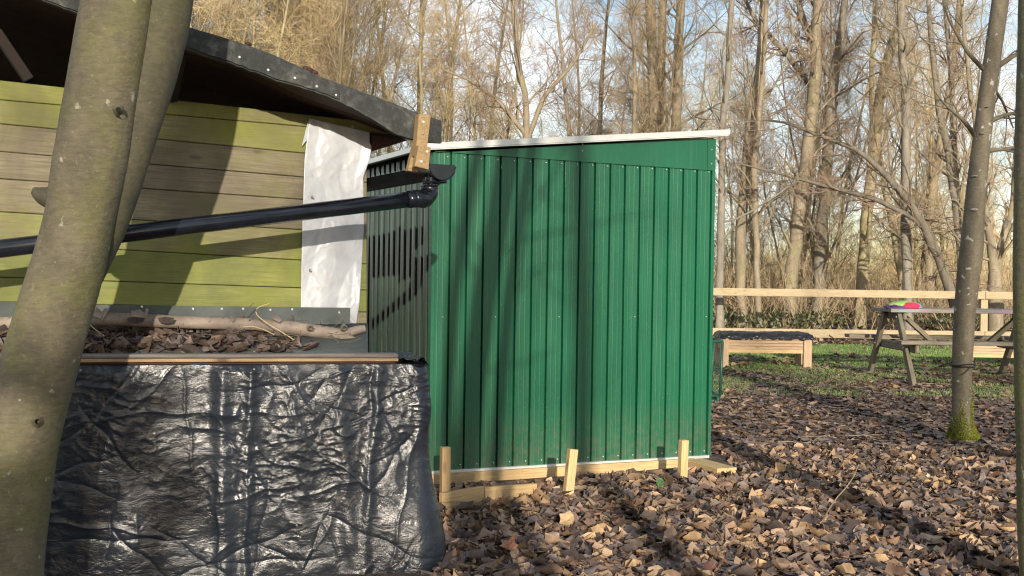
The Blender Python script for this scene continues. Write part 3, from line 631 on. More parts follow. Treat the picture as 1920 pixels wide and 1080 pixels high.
back_tree([(p4, [.12] + [.07] * 4 + [.03])], 'straight tree well behind the viewer', M_barkfg, 8, low=0.85)
for i, (x, y, v, sc) in enumerate([(2.9, -30, 3, 1.0), (9.5, -26, 3, 0.9), (9.8, -38, 0, 1.1)]):
    add_tree('bare_tree', VAR[v], (x, y, 0), i * 1.3, sc, f'{kinds[v]} behind the viewer, out of the picture', 'bare trees behind the viewer')

# evergreen added out of view to cast dappled shade on trunk and box
hx, hy = -0.1, -9.0
hol = empty('shade_evergreen', (hx, hy, 0), 'unseen leafy evergreen added behind the viewer to shade the box', 'tree')
V, Q = tubes(np.array([[(hx, hy, -0.05), (hx + .03, hy, 1.5), (hx, hy + .03, 3.4)]], float), np.array([[.06, .045, .015]]), 8); link_mesh('trunk', mk('trunk', (V - np.array([hx, hy, 0]), Q), M_barkfg), None, hol, Matrix.Translation(Vector((hx, hy, 0))))
r = np.random.default_rng(300); N = 2600; z = r.uniform(1.3, 3.75, N); a = r.uniform(0, 6.283, N); q = (0.62 - 0.12 * (z - 1.3)) * np.sqrt(r.random(N)) * (0.8 + 0.5 * vnoise(a * 2, z * 3, 301)); X, Y = hx + q * np.cos(a), hy + q * np.sin(a)
g = vnoise(X * 7 + 30, z * 7, 302); kk = g > 0.36; X, Y, z = X[kk], Y[kk], z[kk]
T, Fs = leaf_templates(8, 6, 1); P = T[r.integers(0, 8, len(X))] * 0.05; Rm = unit(r.normal(size=(len(X), 3))); B2 = unit(np.cross(Rm, r.normal(size=Rm.shape))); B3 = np.cross(Rm, B2)
P = P[..., :1] * Rm[:, None] + P[..., 1:2] * B2[:, None] + P[..., 2:] * B3[:, None] + np.stack([X - hx, Y - hy, z], -1)[:, None]
V = P.reshape(-1, 3); Q = (Fs[None] + (np.arange(len(X)) * P.shape[1])[:, None, None]).reshape(-1, 3)
link_mesh('crown', npmesh('crown', V, Q, False, np.tile([(0.05, 0.09, 0.03)], (len(V), 1))), M_grass, hol, Matrix.Translation(Vector((hx, hy, 0))))

# ------------------------------------------------------------------ foreground trees
fg = empty('mossy_tree', (-1.63, 3.85, 0), 'smooth mossy trunk with a second stem in the left foreground, before the cabin', 'tree')
yf = 3.85
def fgpath(lst, y, ): return [at_y(u, v, y) for u, v, _ in lst], [h * y / FPX for *_, h in lst]
main = [(-10, 1180, 98), (-2, 1080, 82), (12, 950, 80), (35, 820, 76), (72, 690, 74), (100, 590, 71), (128, 500, 68), (152, 400, 66), (170, 300, 70), (190, 180, 70), (212, 60, 70), (228, -40, 68), (250, -200, 66), (275, -420, 60)]
P_, r_ = fgpath(main, yf); P_.insert(0, Vector((P_[0].x - 0.02, yf, -0.05))); r_.insert(0, 0.19); r_ = [q * 0.96 for q in r_]
def lumpy(path, rad, K, sides, seed, amp=0.03):
    P, q = resample([tuple(p) for p in path], rad, K); V, Q = tubes(P[None], q[None], sides)
    rr = np.random.default_rng(seed); th = np.tile(np.arange(sides) / sides * 6.283, K); t = np.repeat(np.arange(K), sides)
    C = np.repeat(P, sides, 0); n = fbm(np.cos(th) * 1.6 + 9 + t * .0, np.sin(th) * 1.6 + t * 0.12 + 9, seed, 4) - 0.47
    return C + (V - C) * (1 + amp * 4 * n)[:, None], Q
o0 = np.array(wloc(fg))
V, Q = lumpy(P_, r_, 70, 28, 3); link_mesh('trunk', mk('trunk', (V - o0, Q), M_barkfg), None, fg, Matrix.Translation(Vector(o0)))
sec = [(150, 520, 40), (180, 430, 52), (208, 350, 54), (240, 250, 54), (268, 150, 58), (290, 60, 60), (306, -20, 58), (330, -200, 54), (350, -400, 50)]
P_, r_ = fgpath(sec, yf + 0.10)
V, Q = lumpy(P_, r_, 50, 24, 4); link_mesh('stem', mk('stem', (V - o0, Q), M_barkfg2), None, fg, Matrix.Translation(Vector(o0)))
kp = [at_y(u, v, yf - 0.02) for u, v in ((100, 372), (78, 366), (66, 358), (64, 352))]
V, Q = lumpy(kp, [0.04, 0.028, 0.018, 0.005], 9, 12, 6, 0.05); link_mesh('knot', mk('knot', (V - o0, Q), M_barkfg2), None, fg, Matrix.Translation(Vector(o0)))
for (u, v) in ((222, 205), (70, 790)):
    kp = [at_y(u, v, yf - 0.085 - 0.01), at_y(u, v, yf - 0.122)]
    V, Q = lumpy(kp, [0.019, 0.008], 4, 12, 7, 0.12); link_mesh('knot', mk('knot', (V - o0, Q), M_barkfg), None, fg, Matrix.Translation(Vector(o0)))
# upper crown of the foreground tree (above the frame)
rr_ = np.random.default_rng(31)
top = [(np.array([at_y(275, -420, yf)[0], yf, at_y(275, -420, yf)[2]]), 0.07), (np.array([at_y(350, -400, yf + .1)[0], yf + .1, at_y(350, -400, yf + .1)[2]]), 0.06)]
Tt = []
for p, q in top:
    pts = [p, p + np.array([0.1, 0.3, 1.5]), p + np.array([0.1, 0.2, 3.5]), p + np.array([0.3, -.2, 6])]; Tt.append(resample(pts, [q, q * .8, q * .6, 0.02], 16))
a, b = tree_meshes(Tt, rr_, (10, 0.8, 2.0, 0.8), 0.25, 1.0, 0.1); link_mesh('crown', mk('crown', (np.concatenate([a[0], b[0]]) - o0, np.concatenate([a[1], b[1] + len(a[0])])), M_barkfg2), None, fg, Matrix.Translation(Vector(o0)))

# tree with mossy foot, right
yr = on_ground(1805, 826).y
rt = empty('mossy_footed_tree', (on_ground(1805, 826).x, yr, 0), 'slim leaning tree with a bright mossy foot in front of the picnic table', 'tree')
path = [(1806, 840, 30), (1806, 820, 25), (1803, 790, 20.5), (1804, 680, 20), (1808, 600, 21.5), (1813, 540, 22.5), (1822, 470, 24), (1827, 400, 21), (1836, 300, 19.5), (1848, 200, 18), (1862, 100, 17.5), (1876, 0, 17), (1900, -180, 15), (1915, -400, 12)]
P_, r_ = fgpath(path, yr); r_ = [q * (0.9 if k > 1 else 1.1) for k, q in enumerate(r_)]; o0 = np.array(wloc(rt))
V, Q = lumpy(P_, r_, 80, 18, 9, 0.035); link_mesh('trunk', mk('trunk', (V - o0, Q), M_barkr), None, rt, Matrix.Translation(Vector(o0)))
def br(lst, y, root, K=14):
    P, q = resample([tuple(at_y(u, v, y + dy)) for u, v, _, dy in lst], [h * y / FPX for _, _, h, _ in lst], K); V, Q = tubes(P[None], q[None], 7, 0.04); return P, q, V, Q
BR = []
for lst in ([(1862, 130, 6, 0), (1900, 105, 4, 0), (1930, 90, 3, 0)], [(1850, 230, 5, 0), (1885, 215, 3.5, 0), (1925, 208, 2.5, 0)], [(1838, 285, 6, 0), (1870, 280, 4, 0), (1925, 278, 3, 0)], [(1832, 260, 5, 0), (1808, 226, 4, -.1), (1775, 200, 2, -.2), (1755, 175, 1, -.3)], [(1845, 130, 5, 0), (1815, 100, 3.5, -.1), (1780, 40, 2, -.2), (1770, 10, 1, -.3)], [(1860, 160, 3, 0.05), (1880, 190, 2.5, .3), (1900, 240, 1.5, .4)]):
    P, q, V, Q = br(lst, yr, rt); BR.append((P, q)); link_mesh('limb', mk('limb', (V - o0, Q), M_barkr), None, rt, Matrix.Translation(Vector(o0)))
P1 = np.array([p for p, _ in BR]); Rb = np.array([q for _, q in BR]); rr_ = np.random.default_rng(44)
C2, r2 = children(P1, Rb, 4, 0.3, 1, 0.2, 0.7, 0.7, 0.5, 0.05, 0.2, 6, rr_, 0.003); C3, r3 = children(C2, r2, 4, 0.2, 1, 0.1, 0.3, 0.7, 0.7, 0.03, 0.2, 4, rr_, 0.002)
V, Q = merge([tubes(C2, r2, 4), tubes(C3, r3, 3)]); link_mesh('crown', mk('crown', (V - o0, Q), M_barkr), None, rt, Matrix.Translation(Vector(o0)))
# moss collar: many short tufts over the foot
N = 9000; rr_ = np.random.default_rng(45); zz = 0.02 + 0.30 * rr_.random(N) ** 1.5; th = rr_.uniform(0, 6.283, N)
lim = (0.09 + 0.36 * vnoise(th * 1.6, th * 0.0 + 3.0, 46) * (0.6 + 0.4 * np.cos(th + 0.3))) * rr_.uniform(0.5, 1.3, N); keep = zz < lim; zz, th = zz[keep], th[keep]; N = len(zz)
Pc = np.array([[P_[k].x, P_[k].y, P_[k].z] for k in range(len(P_))]); cx = np.interp(zz, Pc[:5, 2], Pc[:5, 0]); cr_ = np.interp(zz, Pc[:5, 2], r_[:5]) * 1.02
bx = cx + np.cos(th) * cr_; by = yr + np.sin(th) * cr_; outv = np.stack([np.cos(th), np.sin(th), rr_.normal(0.1, 0.5, N)], -1); tl = rr_.uniform(0.004, 0.013, N)
tg = np.stack([-np.sin(th), np.cos(th), rr_.normal(0, .5, N)], -1) * 0.005
p = np.stack([bx, by, zz], -1); V = np.stack([p - tg, p + tg, p + outv * tl[:, None]], 1).reshape(-1, 3) - o0
c = np.array([(0.32, 0.36, 0.03)]) * rr_.uniform(0.5, 1.3, (N, 1))
mo = link_mesh('moss', npmesh('moss', V, np.arange(len(V)).reshape(-1, 3), False, np.repeat(c, 3, 0)), M_grass, rt, Matrix.Translation(Vector(o0))); mo['kind'] = 'stuff'
for k, (u, v, l) in enumerate([(1829, 330, 12), (1828, 393, 14), (1822, 338, 6), (1843, 250, 8), (1852, 200, 6)]):   # lichen shelves
    c0 = at_y(u, v, yr - 0.085 + 0.0); 
    V, Q = lumpy([c0 + Vector((0, .02, 0)), c0, c0 - Vector((0, .008, 0))], [l * .5 * yr / FPX, l * .45 * yr / FPX, 0.003], 5, 9, k + 3, 0.15); V[:, 2] = c0.z + (V[:, 2] - c0.z) * 0.4; link_mesh('bracket_fungus', mk('bracket_fungus', (V - o0, Q), M_fungus), None, rt, Matrix.Translation(Vector(o0)))
# cord round the trunk
cc = at_y(1804, 684, yr); rad = 21.5 * yr / FPX
for k in range(2):
    pts = [(cc.x + math.cos(a) * rad * 1.05, cc.y + math.sin(a) * rad * 1.05, cc.z + 0.012 * math.sin(a + k) + k * 0.012 + 0.004 * math.sin(3 * a)) for a in np.linspace(0, 6.283, 25)]
    if k == 0: cordroot = pipe('tied_cord', pts, 0.005, 6, M_blackcord, cap=False); tag(cordroot, 'black cord tied twice round the mossy footed tree trunk', 'cord')
    else: pipe('loop', pts, 0.005, 6, M_blackcord, cordroot, cap=False)
q = [at_y(u, v, yr - 0.09) for u, v in ((1820, 688), (1812, 697), (1803, 703))]; pipe('loose_end', q, 0.003, 5, M_blackcord, cordroot, K=8)
q = [at_y(u, v, yr - 0.02) for u, v in ((1822, 686), (1845, 685), (1870, 688))]; pipe('loose_end', q, 0.0025, 5, M_blackcord, cordroot, K=8)
# trunk at the right edge of the frame
ye = 4.4   # depth of the trunk at the right edge
et = empty('edge_tree', (at_y(1960, 540, ye).x, ye, 0), 'olive brown trunk cut by the right edge of the photo, nearest on that side', 'tree')
path = [(1972, 1120, 56), (1965, 1080, 50), (1958, 900, 48), (1952, 700, 48), (1950, 500, 48), (1951, 300, 46), (1956, 150, 46), (1960, 0, 46), (1968, -300, 42), (1974, -700, 38)]
P_, r_ = fgpath(path, ye); P_.insert(0, Vector((P_[0].x, ye, -0.03))); r_.insert(0, r_[0] * 1.05); o0 = np.array(wloc(et))
V, Q = lumpy(P_, r_, 60, 22, 12); link_mesh('trunk', mk('trunk', (V - o0, Q), M_barkfg), None, et, Matrix.Translation(Vector(o0)))
pp = np.array(P_[-1]); Tt = [resample([pp, pp + np.array([0.1, 0, 2.]), pp + np.array([0.3, .2, 4.])], [.06, .04, .02], 12)]
a, b = tree_meshes(Tt, rr_, (12, 0.8, 2.0, 0.8), 0.1, 1.0, 0.1); link_mesh('crown', mk('crown', (np.concatenate([a[0], b[0]]) - o0, np.concatenate([a[1], b[1] + len(a[0])])), M_barkfg2), None, et, Matrix.Translation(Vector(o0)))

# ------------------------------------------------------------------ green shed
shed = empty('metal_shed', ((SA + SB) / 2).to_tuple()[:2] + (0,), 'green ribbed metal shed with silver roof edge and sloping roof', 'shed')
ZB = 0.06
W = (SB - SA).length
z_top = on_plane(812, 285, SA, SN).z; z_top2 = on_plane(1340, 317, SA, SN).z; ZT = (z_top + z_top2) / 2
zr0 = on_plane(812, 279, SA, SN).z; zr1 = on_plane(1352, 256, SA, SN).z   # roof line
PITCHW = W / 18.0
def profile(n, pw=None, side=False):
    """ribbed sheet section: list of (along, out) for n pans"""
    pw = pw or PITCHW; pts = []
    g, gw = (0.028, 0.010) if not side else (0.022, 0.042)
    for i in range(n):
        x = i * pw; pan = pw - gw - 0.006
        pts += [(x + 0.0, 0.0)]
        for q in (0.32, 0.68):
            c = x + pan * q; pts += [(c - 0.004, 0.0), (c - 0.0015, 0.0006), (c + 0.0015, 0.0006), (c + 0.004, 0.0)]
        pts += [(x + pan, 0.0), (x + pan + 0.004, -0.002), (x + pan + 0.005, -g), (x + pan + 0.005 + gw, -g), (x + pw - 0.0005, -0.003)]
    return pts
def sheet(name, origin, d, n, npans, z0, z1f, mat, off=0.0, parent=None, pw=None):
    pr = profile(npans, pw, mat is M_gshade); k = len(pr); V = []; 
    zs = [0, 0.25, 0.5, 0.75, 1.0]
    for (a, h) in pr:
        for t in zs:
            zt = z1f(a); wv = 0.0015 * math.sin(a * 31 + t * 5)
            V.append(origin + d * a + n * (h + off + wv) + Vector((0, 0, z0 + (zt - z0) * t)))
    m = len(zs); Fc = [(i * m + j, (i + 1) * m + j, (i + 1) * m + j + 1, i * m + j + 1) for i in range(k - 1) for j in range(m - 1)]
    c = wloc(parent); me = pydata(name, [v - c for v in V], Fc); me.materials.append(mat)
    return link_mesh(name, me, None, parent, Matrix.Translation(c))
npans = [4, 4, 5, 5]; a0 = 0.0
for i, npn in enumerate(npans):
    sheet('wall_sheet', SA + SD * a0, SD, SN, npn, ZB, lambda a: ZT + 0.01, M_green, off=0.0008 * (i % 2), parent=shed); a0 += npn * PITCHW
# dark backing so nothing shows between the sheets
# left side wall, running back from the near corner (faces -SD)
DS = 2.1
nside = int(DS / PITCHW)
sheet('side_sheet', SA + SE * 0.01 , SE, -SD, nside // 2, ZB, lambda a: ZT, M_gshade, parent=shed)
sheet('side_sheet', SA + SE * (0.01 + (nside // 2) * PITCHW), SE, -SD, nside - nside // 2, ZB, lambda a: ZT, M_gshade, off=0.001, parent=shed)
sheet('side_sheet', SB + SE * 0.01, SE, SD, nside, ZB, lambda a: ZT, M_green, parent=shed)
sheet('back_sheet', SA + SE * (DS - 0.02), SD, -SN, 18, ZB, lambda a: ZT, M_green, parent=shed)
# corner posts
for P, nm in ((SA, 'corner_trim'), (SB, 'corner_trim')):
    s_ = 1 if P is SB else -1
    c0 = P + SD * (0.006 * s_) + SN * (-0.012)
    beam(nm, c0 + Vector((0, 0, ZB)), c0 + Vector((0, 0, (zr1 - 0.02) if s_ > 0 else ZT)), 0.022, 0.052, M_green, shed, up=SN, bev=0.002)
# triangular plain panel above the ribs
n3 = 0.010
tri = [SA + SD * 0.10 + Vector((0, 0, ZT + 0.002)), SB + Vector((0, 0, ZT - 0.012)), SB + Vector((0, 0, zr1 - 0.014)), SA + SD * 0.10 + Vector((0, 0, zr0 - 0.012))]
tri[0].z = min(tri[0].z, tri[3].z - 0.004)
prism('gable_panel', [p + SN * (0.012) for p in tri], 0.008, SN, M_green, shed)
prism('gable_panel', [p + SE * (DS) for p in tri], 0.008, SN, M_green, shed)
rp = [SB + SE * 0.0 + SD * .01, SB + SE * DS + SD * .01]
prism('upper_side_panel', [rp[0] + Vector((0, 0, ZT - .02)), rp[1] + Vector((0, 0, ZT - .02)), rp[1] + Vector((0, 0, zr1 - .02)), rp[0] + Vector((0, 0, zr1 - .02))], 0.006, SD, M_green, shed)
beam('panel_joint', SB - SD * 0.045 + SN * 0.016 + Vector((0, 0, ZT - 0.01)), SB - SD * 0.045 + SN * 0.016 + Vector((0, 0, zr1 - 0.02)), 0.004, 0.004, M_green, shed, up=SN, bev=0)
# roof: sheet plus silver edge trims
up = Vector((0, 0, 1))
slope = (zr1 - zr0) / W
def roofpt(a, b, dz=0): return SA + SD * a + SE * b + Vector((0, 0, zr0 + slope * a + dz))
prism('roof_sheet', [roofpt(-0.05, -0.02, 0.022), roofpt(W + 0.07, -0.02, 0.022), roofpt(W + 0.07, DS + 0.05, 0.022), roofpt(-0.05, DS + 0.05, 0.022)], 0.018, Vector((0, 0, 1)), M_gshade, shed)
beam('roof_edge_trim', roofpt(-0.07, -0.035, 0.016), roofpt(W + 0.10, -0.035, 0.016), 0.03, 0.036, M_alu, shed, bev=0.003)
beam('roof_edge_trim', roofpt(-0.068, -0.015, 0.014), roofpt(-0.068, DS + 0.05, 0.014), 0.03, 0.034, M_alu, shed, bev=0.003)
beam('trim_fold', roofpt(-0.06, -0.056, -0.006), roofpt(W + 0.08, -0.056, -0.006), 0.012, 0.006, M_alu, shed, bev=0.001)
# base trim and screws
beam('base_trim', SA + SN * 0.010 + Vector((0, 0, ZB - 0.006)), SB + SN * 0.010 + Vector((0, 0, ZB - 0.006)), 0.03, 0.018, M_alu, shed, bev=0.002)
bm = bmesh.new()
def screw(p, n, s=0.006):
    q = n.to_track_quat('Z', 'Y').to_matrix().to_4x4(); bmesh.ops.create_cone(bm, cap_ends=True, segments=7, radius1=s, radius2=s * 0.6, depth=0.004, matrix=Matrix.Translation(p + n * 0.003 - wloc(shed)) @ q)
for i in range(1, 19):
    x = i * PITCHW - 0.028
    screw(SA + SD * x + SN * 0.003 + Vector((0, 0, ZB + 0.03)), SN, 0.005); screw(SA + SD * x + SN * 0.003 + Vector((0, 0, ZT - 0.022)), SN, 0.0045)
for x in (0.06, 4 * PITCHW - .03, 8 * PITCHW - .03, 13 * PITCHW - .03, W - .03):
    screw(SA + SD * x + SN * 0.003 + Vector((0, 0, 0.95)), SN, 0.004)
for x, z in ((W * 0.50, ZT + 0.06), (W * 0.5, ZT + 0.10), (W - 0.015, ZT + .03), (W - .015, ZT + .12), (W - .06, ZT + .2), (W - .015, ZT + .21)): screw(SA + SD * x + SN * 0.013 + Vector((0, 0, z)), SN, 0.004)
me = bpy.data.meshes.new('screws'); bm.to_mesh(me); bm.free(); me.materials.append(M_screw)
so = link_mesh('screw_heads', me, None, shed, Matrix.Translation(wloc(shed))); so['kind'] = 'stuff'

# timber base, boards and stakes in front of the shed
def grd(u, v, z=0.0): return on_ground(u, v, z)
f0 = SA + SN * 0.03; f1 = SB + SN * 0.03
b1 = beam('base_board', f0 + SD * (-0.02) + Vector((0, 0, 0.020)), f0 + SD * 0.78 + Vector((0, 0, 0.020)), 0.045, 0.06, M_newwood); tag(b1, 'left pale timber bearer lying under the white trim of the green shed', 'board')
b1 = beam('base_board', f0 + SD * 0.79 + Vector((0, 0, 0.022)), f0 + SD * (W - 0.12) + Vector((0, 0, 0.022)), 0.05, 0.06, M_newwood); tag(b1, 'right pale timber bearer under the green shed, half buried in leaves', 'board')
pe = grd(1335, 884, 0.03)
b1 = beam('base_board', pe + SE * 0.26 + SD * 0.04 + Vector((0, 0, .012)), pe - SE * 0.10 + SD * .04 + Vector((0, 0, .012)), 0.14, 0.045, M_newwood); tag(b1, 'short plank end poking out at the right corner of the shed', 'board')
q0 = grd(826, 958, 0.0); q1 = grd(905, 945, 0.0); q2 = grd(1005, 937, 0.0)
b1 = beam('edging_board', q0 + Vector((0, 0, 0.03)), q1 + Vector((0, 0, 0.035)), 0.03, 0.12, M_newwood); tag(b1, 'short pale edging board at the foot of the left stake', 'board')
b1 = beam('edging_board', q1 + Vector((0.005, 0.02, 0.03)), q2 + Vector((0, 0.02, 0.03)), 0.03, 0.11, M_newwood); tag(b1, 'longer pale edging board running into the leaves before the shed', 'board')
def stake(u0, v0, u1, v1, wpx, lean_y, label, th=0.04):
    b = grd(u0, v0); t = at_y(u1, v1, b.y + lean_y); wd = wpx * b.y / FPX
    b2 = b - (t - b) * 0.15
    o = beam('stake', b2, t, wd, th, M_newwood, up=SN, bev=0.002); tag(o, label, 'stake', 'timber stakes in front of the shed')
stake(834, 950, 835, 838, 17, 0.0, 'upright pale stake at the left corner of the shed beside the black sheeting')
stake(1064, 936, 1074, 842, 17, 0.02, 'leaning pale stake in the leaves before the middle of the shed')
stake(1279, 906, 1282, 825, 15, 0.0, 'upright pale stake before the right end of the shed')

# wire crate beside the shed
cY = 11.3
ck = empty('wire_crate', at_y(1346, 745, cY).to_tuple()[:2] + (0,), 'green wire mesh crate showing behind the right corner of the shed', 'crate')
def c_(u, v, dy=0): return at_y(u, v, cY + dy)
z0c = c_(1346, 743).z; z1c = c_(1346, 640).z
x0c, x1c = c_(1300, 700).x, c_(1355, 640).x; x1b = c_(1350, 740).x
for a, b, nm in (((x0c, 0, z0c), (x1b, 0, z0c), 'rail'), ((x0c, 0, z1c), (x1c, 0, z1c), 'rail'), ((x1b, 0, z0c), (x1c, 0, z1c), 'post'), ((x0c, 0, z0c), (x0c, 0, z1c), 'post'),
                 ((x1b, .5, z0c), (x1c, .5, z1c), 'post'), ((x0c, .5, z0c), (x0c, .5, z1c), 'post'), ((x0c, .5, z1c), (x1c, .5, z1c), 'rail'), ((x0c, .5, z0c), (x1b, .5, z0c), 'rail'), ((x1c, 0, z1c), (x1c, .5, z1c), 'rail'), ((x1b, 0, z0c), (x1b, .5, z0c), 'rail')):
    pipe(nm, [Vector((a[0], cY + a[1], a[2])), Vector((b[0], cY + b[1], b[2]))], 0.013, 8, M_wire, ck)
pts = []
for dy in (0, .5):
    for k in range(-22, 22):
        for sgn in (1, -1):
            xa = x0c + k * 0.03; a = np.array([xa, cY + dy, z0c]); b = np.array([xa + sgn * (z1c - z0c), cY + dy, z1c])
            t0, t1 = 0, 1; dx = b[0] - a[0]
            lo, hi = sorted(((x0c - a[0]) / dx, (x1b - a[0]) / dx)); t0 = max(0, lo); t1 = min(1, hi)
            if t1 > t0: pts.append([a + (b - a) * t0, a + (b - a) * t1])
P = np.array(pts); V, Q = tubes(P, np.full(P.shape[:2], 0.0022), 3); o0 = np.array(wloc(ck))
wm = link_mesh('wire_mesh', mk('wire_mesh', (V - o0, Q), M_wire), None, ck, Matrix.Translation(Vector(o0))); wm['kind'] = 'stuff'
beam('foot_bar', Vector((x0c, cY + .25, 0.01)), Vector((x1b - .01, cY + .25, 0.01)), .5, .02, M_wire, ck)
for xx in (x0c + .02, x1b - .02):
    pipe('foot', [Vector((xx, cY, -0.02)), Vector((xx, cY, z0c))], 0.013, 8, M_wire, ck)

# ------------------------------------------------------------------ cabin
CD = Vector((0.89, 0.456, 0)).normalized(); CN = Vector((CD.y, -CD.x, 0)); CE = -CN; CP = Vector((-0.55, 5.5, 0))
cabin = empty('timber_cabin', (CP - CD * 1.2).to_tuple(), 'old mossy timber cabin with a sloping felted roof at the left', 'cabin')
def cw(u, v, off=0.0): return on_plane(u, v, CP + CN * off, CN)
lines = [(150, 214), (187, 237), (232, 287), (284, 332), (335, 374), (397, 431), (455, 488), (520, 540), (566, 582), (620, 630), (680, 690)]
mats = [1, 1, 0, 0, 0, 1, 2, 2, 0, 0]; offs = [0, 0.003, 0.0, 0.004, 0.001, 0.006, 0.012, 0.017, 0.01, 0.0]
for i in range(len(lines) - 1):
    (a0_, b0_), (a1_, b1_) = lines[i], lines[i + 1]
    ex = 770 if i == 0 else 688
    def yv(l, u): return l[0] + (l[1] - l[0]) * u / 570
    off = offs[i]; gap = 0.55
    pts = [cw(-330, yv(lines[i], -330) + gap, off), cw(ex, yv(lines[i], ex) + gap, off), cw(ex, yv(lines[i + 1], ex) - gap, off), cw(-330, yv(lines[i + 1], -330) - gap, off)]
    # board local frame with x along its length
    c = sum(pts, Vector()) / 4; M = frame((pts[0] + pts[3]) / 2, (pts[1] + pts[2]) / 2); Mi = M.inverted()
    L = [Mi @ p for p in pts]; Vb = L + [q_ + Vector((0, 0.022, 0)) for q_ in L]
    bm = bmesh.new(); vs = [bm.verts.new(v) for v in Vb]
    for f in ((0, 1, 2, 3), (7, 6, 5, 4), (1, 0, 4, 5), (2, 1, 5, 6), (3, 2, 6, 7), (0, 3, 7, 4)): bm.faces.new([vs[k] for k in f])
    bmesh.ops.recalc_face_normals(bm, faces=bm.faces[:]); bmesh.ops.bevel(bm, geom=bm.edges[:], offset=0.003, segments=1, affect='EDGES')
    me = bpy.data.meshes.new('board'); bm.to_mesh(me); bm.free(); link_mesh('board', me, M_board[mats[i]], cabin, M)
# framing behind the boards, side and back walls
zt = cw(570, 214).z
t_end = (cw(688, 400) - CP).dot(CD); t_left = (cw(-330, 400) - CP).dot(CD); zl = cw(-330, 150 - .112 * 330).z
def cp(t, b, z): return CP + CD * t + CE * b + Vector((0, 0, z))
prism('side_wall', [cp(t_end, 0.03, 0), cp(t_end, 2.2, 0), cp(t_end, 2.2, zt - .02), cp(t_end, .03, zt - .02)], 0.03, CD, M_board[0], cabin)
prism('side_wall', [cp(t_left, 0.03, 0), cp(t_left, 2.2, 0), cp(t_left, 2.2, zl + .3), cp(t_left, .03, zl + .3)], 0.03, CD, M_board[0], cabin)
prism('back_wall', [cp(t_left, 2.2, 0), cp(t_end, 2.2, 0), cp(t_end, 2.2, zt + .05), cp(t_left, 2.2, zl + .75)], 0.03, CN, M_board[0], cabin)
prism('lining', [cp(t_left, 0.06, 0), cp(t_end - .04, 0.06, 0), cp(t_end - .04, 0.06, zt - .1), cp(t_left, 0.06, zl - .1)], 0.01, CN, M_soffit, cabin)
# roof in the verge plane
VO = 0.42
def vg(u, v, o=0.0): return on_plane(u, v, CP + CN * (VO + o), CN)
topl = [(-420, -232), (148, -20), (345, 50), (440, 78), (520, 106), (590, 141), (640, 160), (720, 188), (780, 212), (828, 228)]
botl = [(-420, -185), (148, 26), (345, 90), (440, 122), (520, 152), (590, 172), (640, 191), (700, 224), (740, 250), (775, 262), (800, 266), (823, 268)]
def interp(l, u): return float(np.interp(u, [a for a, _ in l], [b for _, b in l]))
us = list(range(-420, 829, 12)) + [828]
def verge(name, us, o, thick, mat, dt=0, db=0):
    V = []; Fc = []; rn = np.random.default_rng(3)
    for u in us:
        a = vg(u, interp(topl, u) + dt + rn.normal(0, .5), o); b = vg(u, interp(botl, u) + db + rn.normal(0, .6), o + 0.004 * rn.random())
        V += [a, (a + b) / 2 + CN * 0.003 * rn.random(), b, b - CN * thick, a - CN * thick]
    n = len(us)
    for i in range(n - 1):
        for k in range(5): Fc.append((i * 5 + k, i * 5 + (k + 1) % 5, (i + 1) * 5 + (k + 1) % 5, (i + 1) * 5 + k))
    Fc += [(0, 1, 2, 3, 4), tuple((n - 1) * 5 + k for k in (4, 3, 2, 1, 0))]
    c = wloc(cabin); me = pydata(name, [v - c for v in V], Fc); me.materials.append(mat); 
    bm = bmesh.new(); bm.from_mesh(me); bmesh.ops.recalc_face_normals(bm, faces=bm.faces[:]); bm.to_mesh(me); bm.free()
    return link_mesh(name, me, None, cabin, Matrix.Translation(c))
verge('verge_felt', us, 0.0, 0.03, M_felt)
verge('verge_felt', [u for u in us if u < 640] + [637], 0.010, 0.006, M_felt, 1, -4)
# felted roof deck and plank soffit following the same line
def deck(name, dz0, dz1, mat, b0, b1, ua=-420, ub=828):
    V = []; Fc = []; uu = np.linspace(ua, ub, 28)
    for u in uu:
        a = vg(u, interp(topl, u)); 
        for b in (b0, b1):
            V += [a + CE * b + Vector((0, 0, dz0)), a + CE * b + Vector((0, 0, dz1))]
    n = len(uu)
    for i in range(n - 1):
        o, p = i * 4, (i + 1) * 4; Fc += [(o, p, p + 2, o + 2), (o + 1, o + 3, p + 3, p + 1), (o, o + 1, p + 1, p), (o + 2, p + 2, p + 3, o + 3)]
    Fc += [(0, 2, 3, 1), ((n - 1) * 4, (n - 1) * 4 + 1, (n - 1) * 4 + 3, (n - 1) * 4 + 2)]
    c = wloc(cabin); me = pydata(name, [v - c for v in V], Fc); me.materials.append(mat); return link_mesh(name, me, None, cabin, Matrix.Translation(c))
deck('roof_felt', 0.004, -0.014, M_felt, 0.002, 2.7)
for k in range(9):
    deck('soffit_plank', -0.017, -0.034, M_soffit, 0.032 + k * 0.296, 0.032 + k * 0.296 + 0.288)
beam('rafter', cp(t_left, 0.42, zl + 0.62), cp(t_end - .1, 0.42, zt + 0.02), 0.045, 0.07, M_soffit, cabin)
M_dim = simple('shaded_timber', (0.02, 0.013, 0.010), 0.9)  # brace colour darkened to stand for the shade under the roof
pA = cw(-20, 40, -0.1); pB = cw(55, 152, -0.05); beam('brace', pA, pB, 0.04, 0.05, M_dim, cabin, up=CN)
pA = cw(338, 95, 0.35); pB = cw(322, 183, 0.02); beam('brace', pA, pB, 0.04, 0.05, M_dim, cabin, up=CN)
prism('eave_bracket', [cw(697, 254, 0.02), cw(768, 262, 0.02), cw(697, 284, 0.02)], 0.03, CN, M_soffit, cabin)
bm = bmesh.new()
